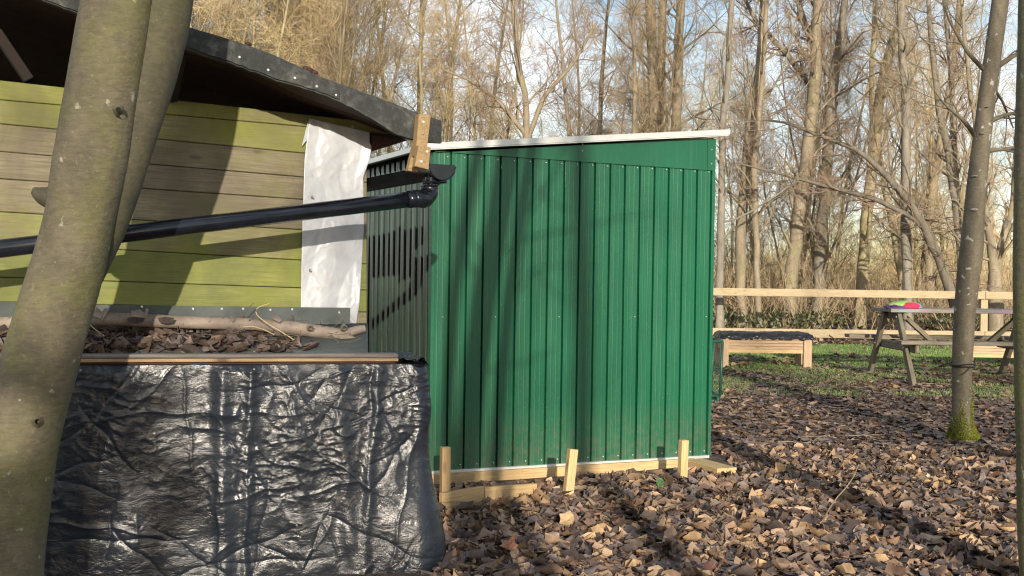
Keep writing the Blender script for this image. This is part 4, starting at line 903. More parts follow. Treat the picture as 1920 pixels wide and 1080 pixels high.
for u, v in ((449, 107), (503, 131), (553, 146), (594, 162), (630, 178)):
    p = vg(u, v, 0.013) - wloc(cabin); bmesh.ops.create_cone(bm, cap_ends=True, segments=8, radius1=0.006, radius2=0.004, depth=0.004, matrix=Matrix.Translation(p) @ CN.to_track_quat('Z', 'Y').to_matrix().to_4x4())
me = bpy.data.meshes.new('nails'); bm.to_mesh(me); bm.free(); me.materials.append(M_screw); no = link_mesh('felt_nails', me, None, cabin, Matrix.Translation(wloc(cabin))); no['kind'] = 'stuff'
# moss tufts lying along the verge top
for u in (460, 569, 576, 585):
    p = vg(u, interp(topl, u) - 2, -0.01); V, Q = lumpy([p, p + CD * 0.012 + Vector((0, 0, 0.003)), p + CD * 0.026], [0.008, 0.011, 0.005], 5, 7, u, 0.2); link_mesh('moss_tuft', mk('moss_tuft', (V - np.array(wloc(cabin)), Q), M_soffit), None, cabin, Matrix.Translation(wloc(cabin)))

# timber gutter bracket (two pieces, screws)
bo = 0.02
bk = prism('gutter_bracket', [vg(u, v, bo + .03) for u, v in ((786, 213), (808, 217), (799, 296), (779, 292))], 0.045, CN, M_brack, bev=0.002); tag(bk, 'two screwed timber blocks hanging from the cabin roof corner above the gutter', 'bracket')
prism('long_block', [vg(u, v, bo - .016) for u, v in ((783, 214), (800, 217), (793, 300), (783, 323), (765, 320), (775, 280))], 0.035, CN, M_brack, bk, bev=0.002)
prism('lower_block', [vg(u, v, bo + .065) for u, v in ((785, 272), (808, 276), (804, 318), (778, 312))], 0.034, CN, M_brack, bk, bev=0.002)
for u, v, o in ((794, 229, .033), (793, 250, .033), (801, 284, .068), (790, 303, .068)):
    p = vg(u, v, bo + o); bmq = bmesh.new(); bmesh.ops.create_cone(bmq, cap_ends=True, segments=12, radius1=0.0075, radius2=0.005, depth=0.004, matrix=Matrix.Identity(4)); me = bpy.data.meshes.new('screw'); bmq.to_mesh(me); bmq.free()
    link_mesh('screw', me, M_screw if v != 250 else M_nail, bk, Matrix.Translation(p) @ CN.to_track_quat('Z', 'Y').to_matrix().to_4x4())

# gutter: half-round channel running back along the eave, closed by an end cap
gp = vg(829, 311, 0.05)
gut = empty('gutter', gp, 'black half round gutter on the right eave of the cabin', 'gutter')
gd = CE.copy(); rg = 0.056; th = np.linspace(math.pi, 2 * math.pi, 15)
V = []; lens = [0.0, 0.7, 1.4, 2.4]
for l in lens:
    for a in th:
        for q in (rg, rg - 0.004): V.append(CD * (math.cos(a) * q) + Vector((0, 0, math.sin(a) * q - 0.004 * l)) + gd * l)
m = len(th) * 2; Fc = []
for i in range(len(lens) - 1):
    for k in range(len(th) - 1):
        a = i * m + k * 2; b = (i + 1) * m + k * 2; Fc += [(a, a + 2, b + 2, b), (a + 1, b + 1, b + 3, a + 3)]
    a = i * m; b = (i + 1) * m; Fc += [(a, b, b + 1, a + 1), (a + m - 2, a + m - 1, b + m - 1, b + m - 2)]
me = pydata('channel', V, Fc, True); link_mesh('channel', me, M_pvc, gut, Matrix.Translation(gp))
capv = [gp + CD * (math.cos(a) * (rg + .004)) + Vector((0, 0, math.sin(a) * (rg + .004))) for a in th]; capv.append(gp + CD * (rg + .004) + Vector((0, 0, .006))); capv.append(gp - CD * (rg + .004) + Vector((0, 0, .006)))
prism('end_cap', [p + CN * 0.004 for p in capv], 0.012, CN, M_pvc, gut, bev=0.001)
lip = [gp + CD * (math.cos(a) * (rg + .006)) + Vector((0, 0, math.sin(a) * (rg + .006))) + CN * 0.006 for a in th]; pipe('cap_lip', lip, 0.003, 6, M_pvc, gut)
beam('spout_block', gp - Vector((0, 0, 0.058)) + gd * 0.02, gp - Vector((0, 0, 0.058)) + gd * 0.13, 0.075, 0.03, M_pvc, gut, bev=0.006)
# downpipe: ribbed connector, elbow, long sloping run
o_ = gp + gd * 0.075 - CD * 0.012
dp = empty('downpipe', o_, 'long glossy black downpipe sloping left across the cabin wall', 'downpipe')
e0 = o_ - Vector((0, 0, 0.055)); zc = vg(815, 372, 0.0).z
pA = vg(776, 373, 0.0); pB = vg(-330, 506, 0.0); dirp = (pB - pA).normalized()
e1 = Vector((o_.x - 0.012, o_.y, zc + 0.045))
pipe('collar', [e0 + Vector((0, 0, .02)), e0 - Vector((0, 0, .02))], 0.036, 20, M_pvc, dp)
pipe('connector', [e0, e1], 0.031, 20, M_pvc, dp)
for k in range(2):
    pp = e0 + (e1 - e0) * (0.35 + 0.6 * k); pipe('ring', [pp + Vector((0, 0, .004)), pp - Vector((0, 0, .004))], 0.038, 20, M_pvc, dp)
for k in range(12):
    a = k / 12 * 6.283; d_ = Vector((math.cos(a), math.sin(a), 0)) * 0.033; pipe('fin', [e0 + (e1 - e0) * .38 + d_, e0 + (e1 - e0) * .92 + d_], 0.0025, 5, M_pvc, dp)
k1 = pA - dirp * 0.02
pipe('elbow', [e1 + Vector((0, 0, .01)), e1 - Vector((0, 0, .02)), e1 * 0.55 + k1 * 0.45 - Vector((0, 0, .030)), k1, pA], 0.0385, 20, M_pvc, dp, K=16)
pipe('pipe', [k1 + dirp * .01, pB], 0.034, 28, M_pvc, dp, K=2)
pipe('socket', [pA - dirp * .01, pA + dirp * 0.035], 0.0375, 28, M_pvc, dp)

# white sheet on the cabin corner
def sheet_grid(name, quadf, nu, nv, hf, mat, label, cat, M=None):
    V = [];
    for j in range(nv + 1):
        for i in range(nu + 1):
            V.append(quadf(i / nu, j / nv))
    Fc = [(j * (nu + 1) + i, j * (nu + 1) + i + 1, (j + 1) * (nu + 1) + i + 1, (j + 1) * (nu + 1) + i) for j in range(nv) for i in range(nu)]
    c = sum(V, Vector()) / len(V); me = pydata(name, [v - c for v in V], [f[::-1] for f in Fc], True); o = link_mesh(name, me, mat, None, Matrix.Translation(c))
    sm = o.modifiers.new('thickness', 'SOLIDIFY'); sm.thickness = 0.002; sm.offset = 0
    return tag(o, label, cat)
lef = [(222, 580), (300, 571), (420, 567), (500, 565), (576, 564)]
rig = [(250, 693), (262, 697), (285, 694), (300, 690), (330, 681), (420, 683), (500, 678), (570, 674), (612, 667), (640, 660)]
def wq(s, t):
    y = 222 + (t * (612 - 222)); top_drop = 26 * s * (1 - t) ** 6
    ul = np.interp(y, [a for a, _ in lef], [b for _, b in lef]); ur = np.interp(y, [a for a, _ in rig], [b for _, b in rig])
    if y > 590: ul = min(564 + (y - 590) * 5, 656)
    u = ul + (ur - ul) * s; w_ = 0.015 + 0.012 * abs(float(vnoise(np.array(s * 2.2 + t * 1.3), np.array(t * 3.0 - s), 5)) - .5) * 2 + 0.003 * (1 - abs(2 * float(vnoise(np.array(s * 3.4 + t * 5.), np.array(t * 8. - s * 3.5), 6)) - 1)) ** 2.5 + 0.002 * (1 - abs(2 * float(vnoise(np.array(s * 8 - t * 9.), np.array(t * 19. + s * 5), 7)) - 1)) ** 2 + 0.015 * max(0, s - 0.85) / .15 * math.sin(t * 9)
    return cw(u, y + top_drop, w_)
ws = sheet_grid('white_sheet', wq, 56, 140, None, M_white, 'wrinkled white plastic sheet nailed over the right end of the cabin wall', 'sheet')
fl = prism('folded_corner', [cw(u, v, 0.024) for u, v in ((578, 226), (576, 262), (566, 274))], 0.002, CN, M_white, ws)
for u, v in ((587, 229), (586, 369), (582, 506), (662, 237)):
    p = cw(u, v, 0.046); bmq = bmesh.new(); bmesh.ops.create_cone(bmq, cap_ends=True, segments=10, radius1=0.006, radius2=0.004, depth=0.012); me = bpy.data.meshes.new('nail'); bmq.to_mesh(me); bmq.free(); link_mesh('nail', me, M_nail, ws, Matrix.Translation(p) @ CN.to_track_quat('Z', 'Y').to_matrix().to_4x4())

# ------------------------------------------------------------------ sheeted box before the cabin
B0 = at_y(100, 680, 4.45); B1 = at_y(797, 680, 4.80)
BD = Vector((B1.x - B0.x, B1.y - B0.y, 0)).normalized(); BN = Vector((BD.y, -BD.x, 0)); BE = -BN
BL = B0 - BD * 0.9; BW = (B1 - BL).dot(BD); ZTb = (B0.z + B1.z) / 2 - 0.002
BL = Vector((BL.x, BL.y, 0))
box = empty('log_store', (BL + BD * BW / 2).to_tuple(), 'low store box with felted lid wrapped in black plastic before the cabin', 'box')
# body under the sheeting
def bp(t, b, z): return BL + BD * t + BE * b + Vector((0, 0, z))
prism('body', [bp(0, 0.03, 0), bp(BW - .03, 0.03, 0), bp(BW - .03, 0.03, ZTb - .02), bp(0, 0.03, ZTb - .02)], 0.02, BN, M_grey, box)
prism('end_panel', [bp(BW - .035, 0.03, 0), bp(BW - .035, .45, 0), bp(BW - .035, .45, ZTb - .0), bp(BW - .035, 0.03, ZTb - .02)], 0.02, BD, M_grey, box)
# lid, its plane through the front edge line and the cabin wall line
def front(u, v, dz=0): return on_plane(u, v, bp(0, 0, 0), BN)
zf = ZTb + 0.024
def lidp(u, s):
    """s=0 at the front edge, 1 at the cabin wall"""
    a = front(u, 672); a.z = zf; b = cw(u, 606, 0.035); return a + (b - a) * s
V = []; uu = list(np.linspace(-120, 690, 40)); 
for u in uu:
    for s in (0, .25, .5, .75, 1): 
        p = lidp(u if u < 690 else 690, s); V.append(p)
n = len(uu); Fc = [(i * 5 + k, (i + 1) * 5 + k, (i + 1) * 5 + k + 1, i * 5 + k + 1) for i in range(n - 1) for k in range(4)]
c = wloc(box); me = pydata('lid_felt', [v - c for v in V], Fc, True); lo = link_mesh('lid_felt', me, M_feltg, box, Matrix.Translation(c)); sm = lo.modifiers.new('thickness', 'SOLIDIFY'); sm.thickness = 0.012; sm.offset = -1
# flashing strip on the wall
pts = [cw(-120, 561, 0.054), cw(150, 571, 0.054), cw(400, 574, 0.054), cw(560, 576, 0.054), cw(657, 577, 0.054), cw(655, 614, 0.054), cw(400, 616, 0.054), cw(-120, 616, 0.054)]
prism('felt_flashing', pts, 0.006, CN, M_feltg, box)
for u, v in ((266, 575), (362, 579), (416, 579), (456, 579), (507, 581), (548, 580), (636, 586)):
    bmq = bmesh.new(); bmesh.ops.create_cone(bmq, cap_ends=True, segments=8, radius1=0.0055, radius2=0.004, depth=0.004); me = bpy.data.meshes.new('nail'); bmq.to_mesh(me); bmq.free(); link_mesh('nail', me, M_screw, box, Matrix.Translation(cw(u, v, 0.057)) @ CN.to_track_quat('Z', 'Y').to_matrix().to_4x4())
# edge board: two plies
fa = front(-150, 672); fb = front(745, 672); fa.z = fb.z = 0
beam('edge_board', fa + BN * 0.012 + Vector((0, 0, zf + 0.006)) + BE * .02, fb + BN * 0.012 + Vector((0, 0, zf + 0.006)) + BE * .02, 0.075, 0.017, M_ply, box, bev=0.005)
beam('edge_board', fa + BN * 0.016 + Vector((0, 0, zf - 0.010)) + BE * .02, fb + BN * 0.014 + Vector((0, 0, zf - 0.010)) + BE * .02, 0.075, 0.013, M_plyedge, box, bev=0.002)
beam('shadow_batten', fa + BE * 0.02 + Vector((0, 0, zf - 0.022)), fb - BD * .01 + BE * 0.02 + Vector((0, 0, zf - 0.022)), 0.06, 0.010, M_soffit, box, bev=0.001)
# black polythene: parametrised skin over top edge, front, corner and side
def sheeting():
    s = np.linspace(0.55, BW + 0.62, 560); t = np.linspace(-0.05, 0.93, 270); Sg, Tg = np.meshgrid(s, t)
    rc = 0.035; s1 = BW - rc; arc = rc * math.pi / 2
    px = np.where(Sg < s1, Sg, np.where(Sg < s1 + arc, s1 + rc * np.sin((Sg - s1) / rc), BW)); py = np.where(Sg < s1, 0.0, np.where(Sg < s1 + arc, rc * (1 - np.cos(np.clip((Sg - s1) / rc, 0, 1.6))), Sg - s1 - arc + rc))
    ang = np.clip((Sg - s1) / arc, 0, 1) * math.pi / 2
    nx, ny = np.sin(ang), -np.cos(ang)
    # top roll-over
    top = np.clip(-Tg / 0.04, 0, 1); z = ZTb - np.maximum(Tg, 0); inward = np.where(Tg < 0, -Tg, 0.0)
    r = np.random.default_rng(77)
    def rid(n, p=1.0): return (1 - np.abs(2 * n - 1)) ** p
    A, B = Sg, Tg
    wx = fbm(A * 4, B * 4, 200, 3) * 0.30; wy = fbm(A * 4 + 9, B * 4, 210, 3) * 0.30
    h = 0.026 * (fbm(A * 2.2 + 3, B * 1.4 + 7, 220, 3) - 0.45)
    h += 0.0055 * rid(vnoise((A + wx) * 6.5, (B + wy) * 4.5, 230), 1.6) * (0.4 + vnoise(A * 2, B * 1.5, 231))
    dens = np.clip((vnoise(A * 3.6 + 4, B * 4.3, 240) - 0.34) * 2.4, 0.10, 1.1)
    h += 0.0026 * (0.25 + dens) * rid(vnoise((A + wx) * 14 + (B * 5), (B + wy) * 19 - A * 4, 250), 1.6)
    h += 0.0021 * (0.1 + dens) * rid(vnoise((A + wy * .6) * 27 - B * 9, (B - wx * .6) * 34, 260), 1.8)
    h += 0.0008 * (0.1 + dens) * rid(vnoise((A + wx * .5) * 58, (B + wy * .5) * 66 + A * 18, 270), 1.5)
    # gathered vertical folds
    for c0, wd, am, sl in ((1.12, 0.06, 0.010, 0.10), (1.62, 0.08, 0.012, -0.12), (1.78, 0.04, 0.008, 0.08), (1.52, 0.03, 0.016, 0.02), (1.64, 0.018, 0.012, -0.03), (1.97, 0.035, 0.012, 0.09), (2.14, 0.02, 0.010, -0.08), (0.85, 0.04, 0.010, 0.06)):
        h += am * np.exp(-((A - c0 - sl * B + 0.03 * (fbm(B * 5 + c0 * 7, A * 0 + c0, 285, 3) - .45)) / wd) ** 2) * np.exp(-B * 0.7) * (0.7 + 0.5 * vnoise(A * 8, B * 10, 280))
    # long taut creases
    for k in range(70):
        a0, b0 = r.uniform(0.5, BW), r.uniform(0, 0.9); a = r.normal(0.0, 0.7) if k % 3 else r.normal(1.57, 0.5); L = r.uniform(0.06, 0.32); d = (math.cos(a), math.sin(a))
        al = (A - a0) * d[0] + (B - b0) * d[1]; ac = np.abs(-(A - a0) * d[1] + (B - b0) * d[0] + 0.006 * np.sin(al * 30)); h += r.choice([-1, 1]) * 0.0035 * np.exp(-ac / 0.007) * np.exp(-(al / L) ** 4)
    h *= np.clip((Tg + 0.02) / 0.05, 0.12, 1)
    flare = 0.065 * np.clip(Tg, 0, 1) ** 1.2 * np.exp(-((Sg - BW - 0.05) / 0.45) ** 2) + 0.016 * np.sin(Tg * 9 + 1) * np.exp(-((Sg - BW) / 0.12) ** 2) * np.clip(Tg * 4, 0, 1)
    H = h + flare + 0.008 + 0.03 * np.clip(Tg, 0, 1)
    X = px + nx * H - nx * inward * 1.0; Y = py + ny * H - ny * inward
    z = z - 0.006 * fbm(Sg * 8, Tg * 8, 290) + top * 0.0
    sag = 0.018 * np.clip((Sg - BW + 0.12) / 0.1, 0, 1) * vnoise(Sg * 30, Tg * 20, 291); z = z - sag * np.clip(1 - Tg * 5, 0, 1)
    # extra slack plastic lying on top to the right of the edge board
    P = np.array(BL)[None, None] + X[..., None] * np.array(BD) + Y[..., None] * np.array(BE); P[..., 2] = z
    i = np.arange(P[..., 0].size).reshape(P.shape[:2]); Q = np.stack([i[:-1, :-1], i[1:, :-1], i[1:, 1:], i[:-1, 1:]], -1).reshape(-1, 4)
    c = np.array(wloc(box)); me = npmesh('black_sheeting', P.reshape(-1, 3) - c, Q, True); me.materials.append(M_poly)
    link_mesh('black_sheeting', me, None, box, Matrix.Translation(Vector(c)))
    # top flap
    s2 = np.linspace(0, 1, 50); t2 = np.linspace(0, 1, 40); A, B = np.meshgrid(s2, t2)
    tx = BW - 0.125 + A * 0.14; ty = -0.012 + B * 0.40; zz = ZTb + 0.004 + 0.02 * fbm(A * 4, B * 5, 300) + 0.008 * rid(vnoise(A * 9 + B * 5, B * 14, 301), 2) - 0.03 * np.clip(A - 0.85, 0, 1) / .15
    P = np.array(BL)[None, None] + tx[..., None] * np.array(BD) + ty[..., None] * np.array(BE); P[..., 2] = zz; i = np.arange(A.size).reshape(A.shape); Q = np.stack([i[:-1, :-1], i[:-1, 1:], i[1:, 1:], i[1:, :-1]], -1).reshape(-1, 4)
    me = npmesh('sheet_flap', P.reshape(-1, 3) - c, Q, True); me.materials.append(M_poly); link_mesh('sheet_flap', me, None, box, Matrix.Translation(Vector(c)))
    bm = bmesh.new()
    for u, v in ((153, 693), (130, 703), (343, 698), (328, 715), (476, 691), (688, 698), (520, 742), (470, 890), (700, 1060), (555, 980), (745, 1068)):
        p = front(u, v) + BN * (0.035 if v < 800 else .05); bmesh.ops.create_cone(bm, cap_ends=True, segments=8, radius1=0.005, radius2=0.003, depth=0.006, matrix=Matrix.Translation(p - wloc(box)) @ BN.to_track_quat('Z', 'Y').to_matrix().to_4x4())
    me = bpy.data.meshes.new('tacks'); bm.to_mesh(me); bm.free(); me.materials.append(M_nail); q = link_mesh('tacks', me, None, box, Matrix.Translation(wloc(box))); q['kind'] = 'stuff'
sheeting()

# litter, sticks and branch on the lid
N = 1250; rr_ = np.random.default_rng(201); U = rr_.uniform(-60, 600, N) ; Sv = rr_.uniform(0.08, 0.95, N); keep = rr_.random(N) < np.clip((620 - U) / 160, 0.0, 1); U, Sv = U[keep], Sv[keep]
Pp = np.array([np.array(lidp(u, s)) for u, s in zip(U, Sv)]); bump = 0.016 * np.clip((600 - U) / 200, 0.15, 1)
litter('lid_leaf_litter', Pp[:, 0], Pp[:, 1], Pp[:, 2] + rr_.random(len(U)) * bump + 0.006, 0.026, 0.6, 8, 2, 202, PAL[[7, 2, 3, 5, 6, 7, 5]] * 0.85 + 0.01, label='dead leaves heaped on the felted lid of the sheeted box')
N = 90; U = rr_.uniform(120, 640, N); Sv = rr_.uniform(0.1, 0.9, N); P0 = np.array([np.array(lidp(u, s)) for u, s in zip(U, Sv)]) + np.array([0, 0, 0.03]); P0[:, 2] += rr_.uniform(-0.02, 0.02, N)
d = unit(np.stack([rr_.normal(0, 1, N), rr_.normal(0, .4, N), rr_.normal(0, .12, N)], -1)); L = rr_.uniform(0.03, 0.14, N); P3 = [P0]
for k in range(5): d = unit(d + rr_.normal(0, 0.15, d.shape)); P3.append(P3[-1] + d * (L / 5)[:, None])
V, Q = tubes(np.stack(P3, 1), np.full((N, 6), 0.0016), 4); tg_ = link_mesh('lid_twigs', mk('lid_twigs', (V, Q), WB[3]), None); tag(tg_, 'thin dry stalks lying among the leaves on the lid', 'twigs', kind='stuff')
def logm():
    s = Mt('peeling_bark'); n = s.noise(s.coord(rnd=False), 9, 6, 0.65); f = s.noise(s.coord((3, 3, 3), rnd=False), 14, 5, 0.7)
    c = s.ramp(n, [(0.32, (0.15, 0.115, 0.09)), (0.6, (0.30, 0.245, 0.20))]); c = s.mix(s.ramp(f, [(0.6, 0.0), (0.68, 0.8)]), c, (0.07, 0.045, 0.035)); return s.done(c, 0.7, f, 0.5, 0.004)
M_log = logm(); M_darkbark = simple('dark_inner_bark', (0.045, 0.030, 0.025), 0.9, 40, 0.5, 0.6, 0.004)
def lg(u, v, s=0.55):
    a = lidp(u, s); return at_y(u, v, a.y)
lpath = [(-150, 610, 11), (0, 606, 11.5), (150, 599, 12.5), (210, 598, 12.5), (290, 602, 12.5), (380, 605, 12), (470, 608, 12), (540, 614, 12.5), (600, 622, 12.5), (645, 629, 12)]
Pl = [lg(u, v) for u, v, _ in lpath]; rl = [h * Pl[i].y / FPX for i, (_, _, h) in enumerate(lpath)]
V, Q = lumpy(Pl, rl, 90, 18, 55, 0.05); c = Pl[5]; lgo = link_mesh('fallen_branch', mk('fallen_branch', (V - np.array(c), Q), M_log), None, None, Matrix.Translation(c)); tag(lgo, 'long pale peeling branch lying across the lid of the sheeted box', 'branch')
for lst in ([(636, 630, 13), (655, 637, 9.5), (668, 643, 9), (684, 650, 8)], [(634, 627, 12), (650, 625, 9), (668, 619, 8), (684, 616, 7)]):
    Q_ = [lg(u, v) for u, v, _ in lst]; V, Q = lumpy(Q_, [h * Q_[0].y / FPX for *_, h in lst], 14, 12, 57, 0.08); link_mesh('fork', mk('fork', (V - np.array(c), Q), M_log), None, lgo, Matrix.Translation(c))
for (u0, v0, u1, v1, h) in ((165, 577, 195, 588, 1), (245, 583, 278, 592, 1), (188, 590, 205, 580, 1), (268, 592, 280, 580, 1), (510, 593, 530, 600, .5), (430, 592, 442, 600, .4), (578, 613, 592, 616, .5)):
    a = lg(u0, v0, .52); b = lg(u1, v1, .50); prism('bark_flake', [a, lg((u0 + u1) / 2, min(v0, v1) - 3 * h, .53), b, lg(u1 - 6, v1 + 10 * h, .46), lg(u0 + 3, v0 + 12 * h, .46)], 0.003, BN, M_log, lgo)
for (u0, u1, v) in ((238, 272, 603), (296, 327, 603)):
    a = lg(u0, v - 10, .5); pts = [at_y(u0, v - 7, a.y - .029), at_y(u0 + 14, v - 9, a.y - .029), at_y(u1, v - 7, a.y - .029), at_y(u1 - 4, v + 1, a.y - .030), at_y(u1 - 16, v + 4, a.y - .030), at_y(u0 + 3, v + 1, a.y - .030)]; prism('bare_patch', pts, 0.003, BN, M_darkbark, lgo)
for u, v in ((582, 615), (646, 615)):
    p = lg(u, v, .45); V, Q = lumpy([p + BE * .02, p - BE * .006], [0.016, 0.009], 4, 10, 8, .08); link_mesh('knot', mk('knot', (V - np.array(c), Q), M_log), None, lgo, Matrix.Translation(c))
for lst in ([(505, 569), (480, 577), (478, 588), (492, 600), (515, 615), (540, 630), (555, 640)], [(160, 600), (175, 615), (195, 630), (230, 645)], [(455, 613), (475, 612), (495, 618), (515, 628)]):
    pipe('dry_stalk', [lg(u, v, .35) for u, v in lst], 0.0022, 5, TW[2], K=20); tag(bpy.context.scene.objects[-1] if False else COL.objects[-1], {505: 'thin pale stalk curling up over the branch near its fork', 160: 'thin dry stalk among the leaves beside the foreground trunk', 455: 'short pale stalk lying under the branch'}[lst[0][0]], 'stalk')

# single leaves that stand out
def one_leaf(u, v, size, col, label, seed, tilt=0.5, z=0.05):
    p = on_ground(u, v, z); T, Fs = leaf_templates(14, 10, 3); P = T[seed % 14] * size
    m = simple(f'leaf_tone_{seed}', col, 0.6, 40, 0.3)
    me = pydata('leaf', P, Fs, False); o = link_mesh('curled_leaf', me, m, None, Matrix.Translation(p) @ Matrix.Rotation(tilt, 4, 'X') @ Matrix.Rotation(seed, 4, 'Z')); sm = o.modifiers.new('t', 'SOLIDIFY'); sm.thickness = 0.0012
    tag(o, label, 'leaf')
one_leaf(1462, 880, 0.055, (0.50, 0.30, 0.14), 'bright tan curled leaf alone on the dark trodden ground', 3, 0.9)
one_leaf(955, 1022, 0.045, (0.32, 0.14, 0.08), 'orange red leaf in the front of the litter, left of centre', 4, 0.4, 0.075)
one_leaf(1238, 905, 0.036, (0.06, 0.12, 0.045), 'green leaf against the pale bearer left of the right stake', 6, 0.9)
one_leaf(1062, 975, 0.045, (0.42, 0.28, 0.15), 'pale tan leaf just below the leaning stake', 8, 0.8, 0.07)
one_leaf(1330, 1062, 0.034, (0.30, 0.12, 0.09), 'small reddish leaf near the bottom edge of the litter', 9, 0.3, 0.075)

# ------------------------------------------------------------------ fence
FY = 23.0
fence = empty('rail_fence', (5, FY, 0), 'two rail timber fence between the lawn and the wood', 'fence')
zt0 = at_y(1600, 550, FY).z; zb0 = at_y(1600, 626, FY).z
for i, (x0, x1) in enumerate(((-12.3, -7.2), (-7.2, -2.1), (-2.1, 3.05), (3.05, 9.28), (9.28, 14.4), (14.4, 19.6))):
    for z, h in ((zt0, 0.15), (zb0, 0.17)):
        beam('rail', (x0 + .004, FY, z + 0.01 * math.sin(i * 2 + h * 30)), (x1 - .004, FY, z + 0.01 * math.sin(i * 2 + 2 + h * 30)), 0.045, h, M_rail, fence, bev=0.006)
for x in (-12.3, -7.2, -2.1, 3.05, 9.28, 14.4, 19.6):
    beam('post', (x, FY + 0.075, -0.05), (x, FY + 0.075, zt0 + 0.09), 0.10, 0.14, M_rail, fence, up=Vector((1, 0, 0)), bev=0.006)

# ------------------------------------------------------------------ raised planters
def planter(p, wd, dp_, ht, label, plastic=True, seed=0):
    """p: front-left foot"""
    e = empty('raised_planter', p, label, 'planter', 'raised timber planters on the lawn')
    P = lambda x, y, z: Vector(p) + Vector((x, y, z))
    for x, y in ((0.045, 0.04), (wd - 0.06, 0.04), (0.045, dp_ - .04), (wd - 0.06, dp_ - .04)):
        beam('leg', P(x, y, -0.03), P(x, y, ht - 0.01), 0.07, 0.11, M_larch, e, up=Vector((1, 0, 0)), bev=0.004)
    for y in (0.045, dp_ - 0.045):
        for k in range(4):
            z = ht - 0.035 - k * 0.040; beam('board', P(0.10, y, z), P(wd - 0.12, y, z), 0.04, 0.037, M_larch, e, bev=0.003)
        beam('bottom_rail', P(0.10, y, ht - 0.20), P(wd - 0.12, y, ht - 0.20), 0.05, 0.05, M_newwood, e, bev=0.003)
    for x in (0.045, wd - 0.06):
        beam('end_board', P(x, 0.08, ht - 0.10), P(x, dp_ - .08, ht - 0.10), 0.04, 0.17, M_larch, e, bev=0.003)
    if plastic:
        A, B = np.meshgrid(np.linspace(0, 1, 70), np.linspace(0, 1, 34)); x = -0.03 + A * (wd + 0.05); y = -0.045 + B * (dp_ + .09)
        edge = np.minimum(np.minimum(A * wd, (1 - A) * wd), np.minimum(B, 1 - B) * dp_)
        z = ht + 0.012 + 0.03 * fbm(A * 9, B * 5, 400 + seed) + 0.03 * (1 - np.abs(2 * vnoise(A * 17, B * 9, 401) - 1)) - 0.075 * np.exp(-edge / 0.02)
        V = np.stack([x, y, z], -1).reshape(-1, 3); i = np.arange(A.size).reshape(A.shape); Q = np.stack([i[:-1, :-1], i[:-1, 1:], i[1:, 1:], i[1:, :-1]], -1).reshape(-1, 4)
        me = npmesh('black_liner', V, Q, True); me.materials.append(M_liner); link_mesh('black_liner', me, None, e, Matrix.Translation(Vector(p)))
    else:
        beam('soil', P(0.1, dp_ / 2, ht - .06), P(wd - .12, dp_ / 2, ht - .06), dp_ - .14, .04, M_soffit, e)
pf = on_ground(1352, 690); planter(pf, at_y(1523, 690, pf.y).x - pf.x, 0.5, 0.43, 'low timber planter topped with black plastic, beside the shed', True)
pf = on_ground(1812, 688); planter(pf, 1.9, 0.5, 0.36, 'low timber planter half hidden behind the picnic table', False, 3)

# ------------------------------------------------------------------ picnic table
tb = empty('picnic_table', (5.2, 14.3, 0), 'weathered grey picnic table with chalked colours on its top', 'table')
TX0, TX1 = 4.50, 6.45; TZ = 0.865; ym = 14.30
def chalk():
    s = Mt('chalked_grey_wood'); v = s.coord((1, 1, 1)); c0 = s.ramp(s.noise(s.coord((1.2, 14, 14)), 3, 6, 0.6), [(0.3, (0.12, 0.11, 0.085)), (0.65, (0.24, 0.22, 0.17))])
    cl = s.ramp(s.noise(s.coord((1, 1, 1)), 1.8, 3, 0.5), [(0.35, (0.16, 0.36, 0.38)), (0.48, (0.42, 0.24, 0.36)), (0.6, (0.45, 0.36, 0.22)), (0.75, (0.5, 0.28, 0.32))])
    c = s.mix(s.ramp(s.noise(v, 3.0, 4, 0.6), [(0.34, 0.6), (0.6, 0.1)]), c0, cl); return s.done(c, 0.8, s.noise(s.coord((1, 14, 14)), 3, 4), 0.4, 0.004)
M_chalk = chalk()
nsl = 6; wsl = 0.78 / nsl
for k in range(nsl):
    y = ym - 0.39 + wsl * (k + 0.5); beam('table_slat', (TX0, y, TZ - 0.022), (TX1, y, TZ - 0.022), wsl - 0.012, 0.044, M_chalk, tb, bev=0.005)
for sgn, sx in ((-1, -0.02), (1, -0.20)):
    for k in range(2):
        y = ym + sgn * (0.67 + 0.115 * k); beam('seat_slat', (TX0 + sx, y, 0.485), (TX1 + 0.1, y, 0.485), 0.108, 0.044, M_grey, tb, bev=0.005)
for xf, s_ in ((TX0 + 0.13, 1), (TX1 - 0.13, -1)):
    for sgn in (-1, 1):
        beam('leg', (xf, ym + sgn * 0.84, -0.03), (xf, ym + sgn * 0.24, TZ - 0.05), 0.10, 0.05, M_grey, tb, up=Vector((1, 0, 0)), bev=0.004)
    beam('seat_bearer', (xf + 0.052 * s_, ym - 0.80, 0.41), (xf + 0.052 * s_, ym + 0.80, 0.41), 0.045, 0.10, M_grey, tb, bev=0.012)
    beam('top_bearer', (xf + 0.052 * s_, ym - 0.36, TZ - 0.09), (xf + 0.052 * s_, ym + 0.36, TZ - 0.09), 0.045, 0.085, M_grey, tb, bev=0.012)
    beam('brace', (xf + 0.11 * s_, ym, TZ - 0.06), (xf + 0.50 * s_, ym, 0.46), 0.09, 0.05, M_grey, tb, bev=0.004)
bm = bmesh.new()
for sgn in (-1, 1):
    for z in (0.41, TZ - 0.1):
        t = (z + 0.03) / (TZ - .02); y = ym + sgn * (0.84 - 0.60 * t); bmesh.ops.create_cone(bm, cap_ends=True, segments=8, radius1=0.011, radius2=0.008, depth=0.012, matrix=Matrix.Translation(Vector((TX0 + 0.13 - 0.03, y, z)) - wloc(tb)) @ Matrix.Rotation(-math.pi / 2, 4, 'Y'))
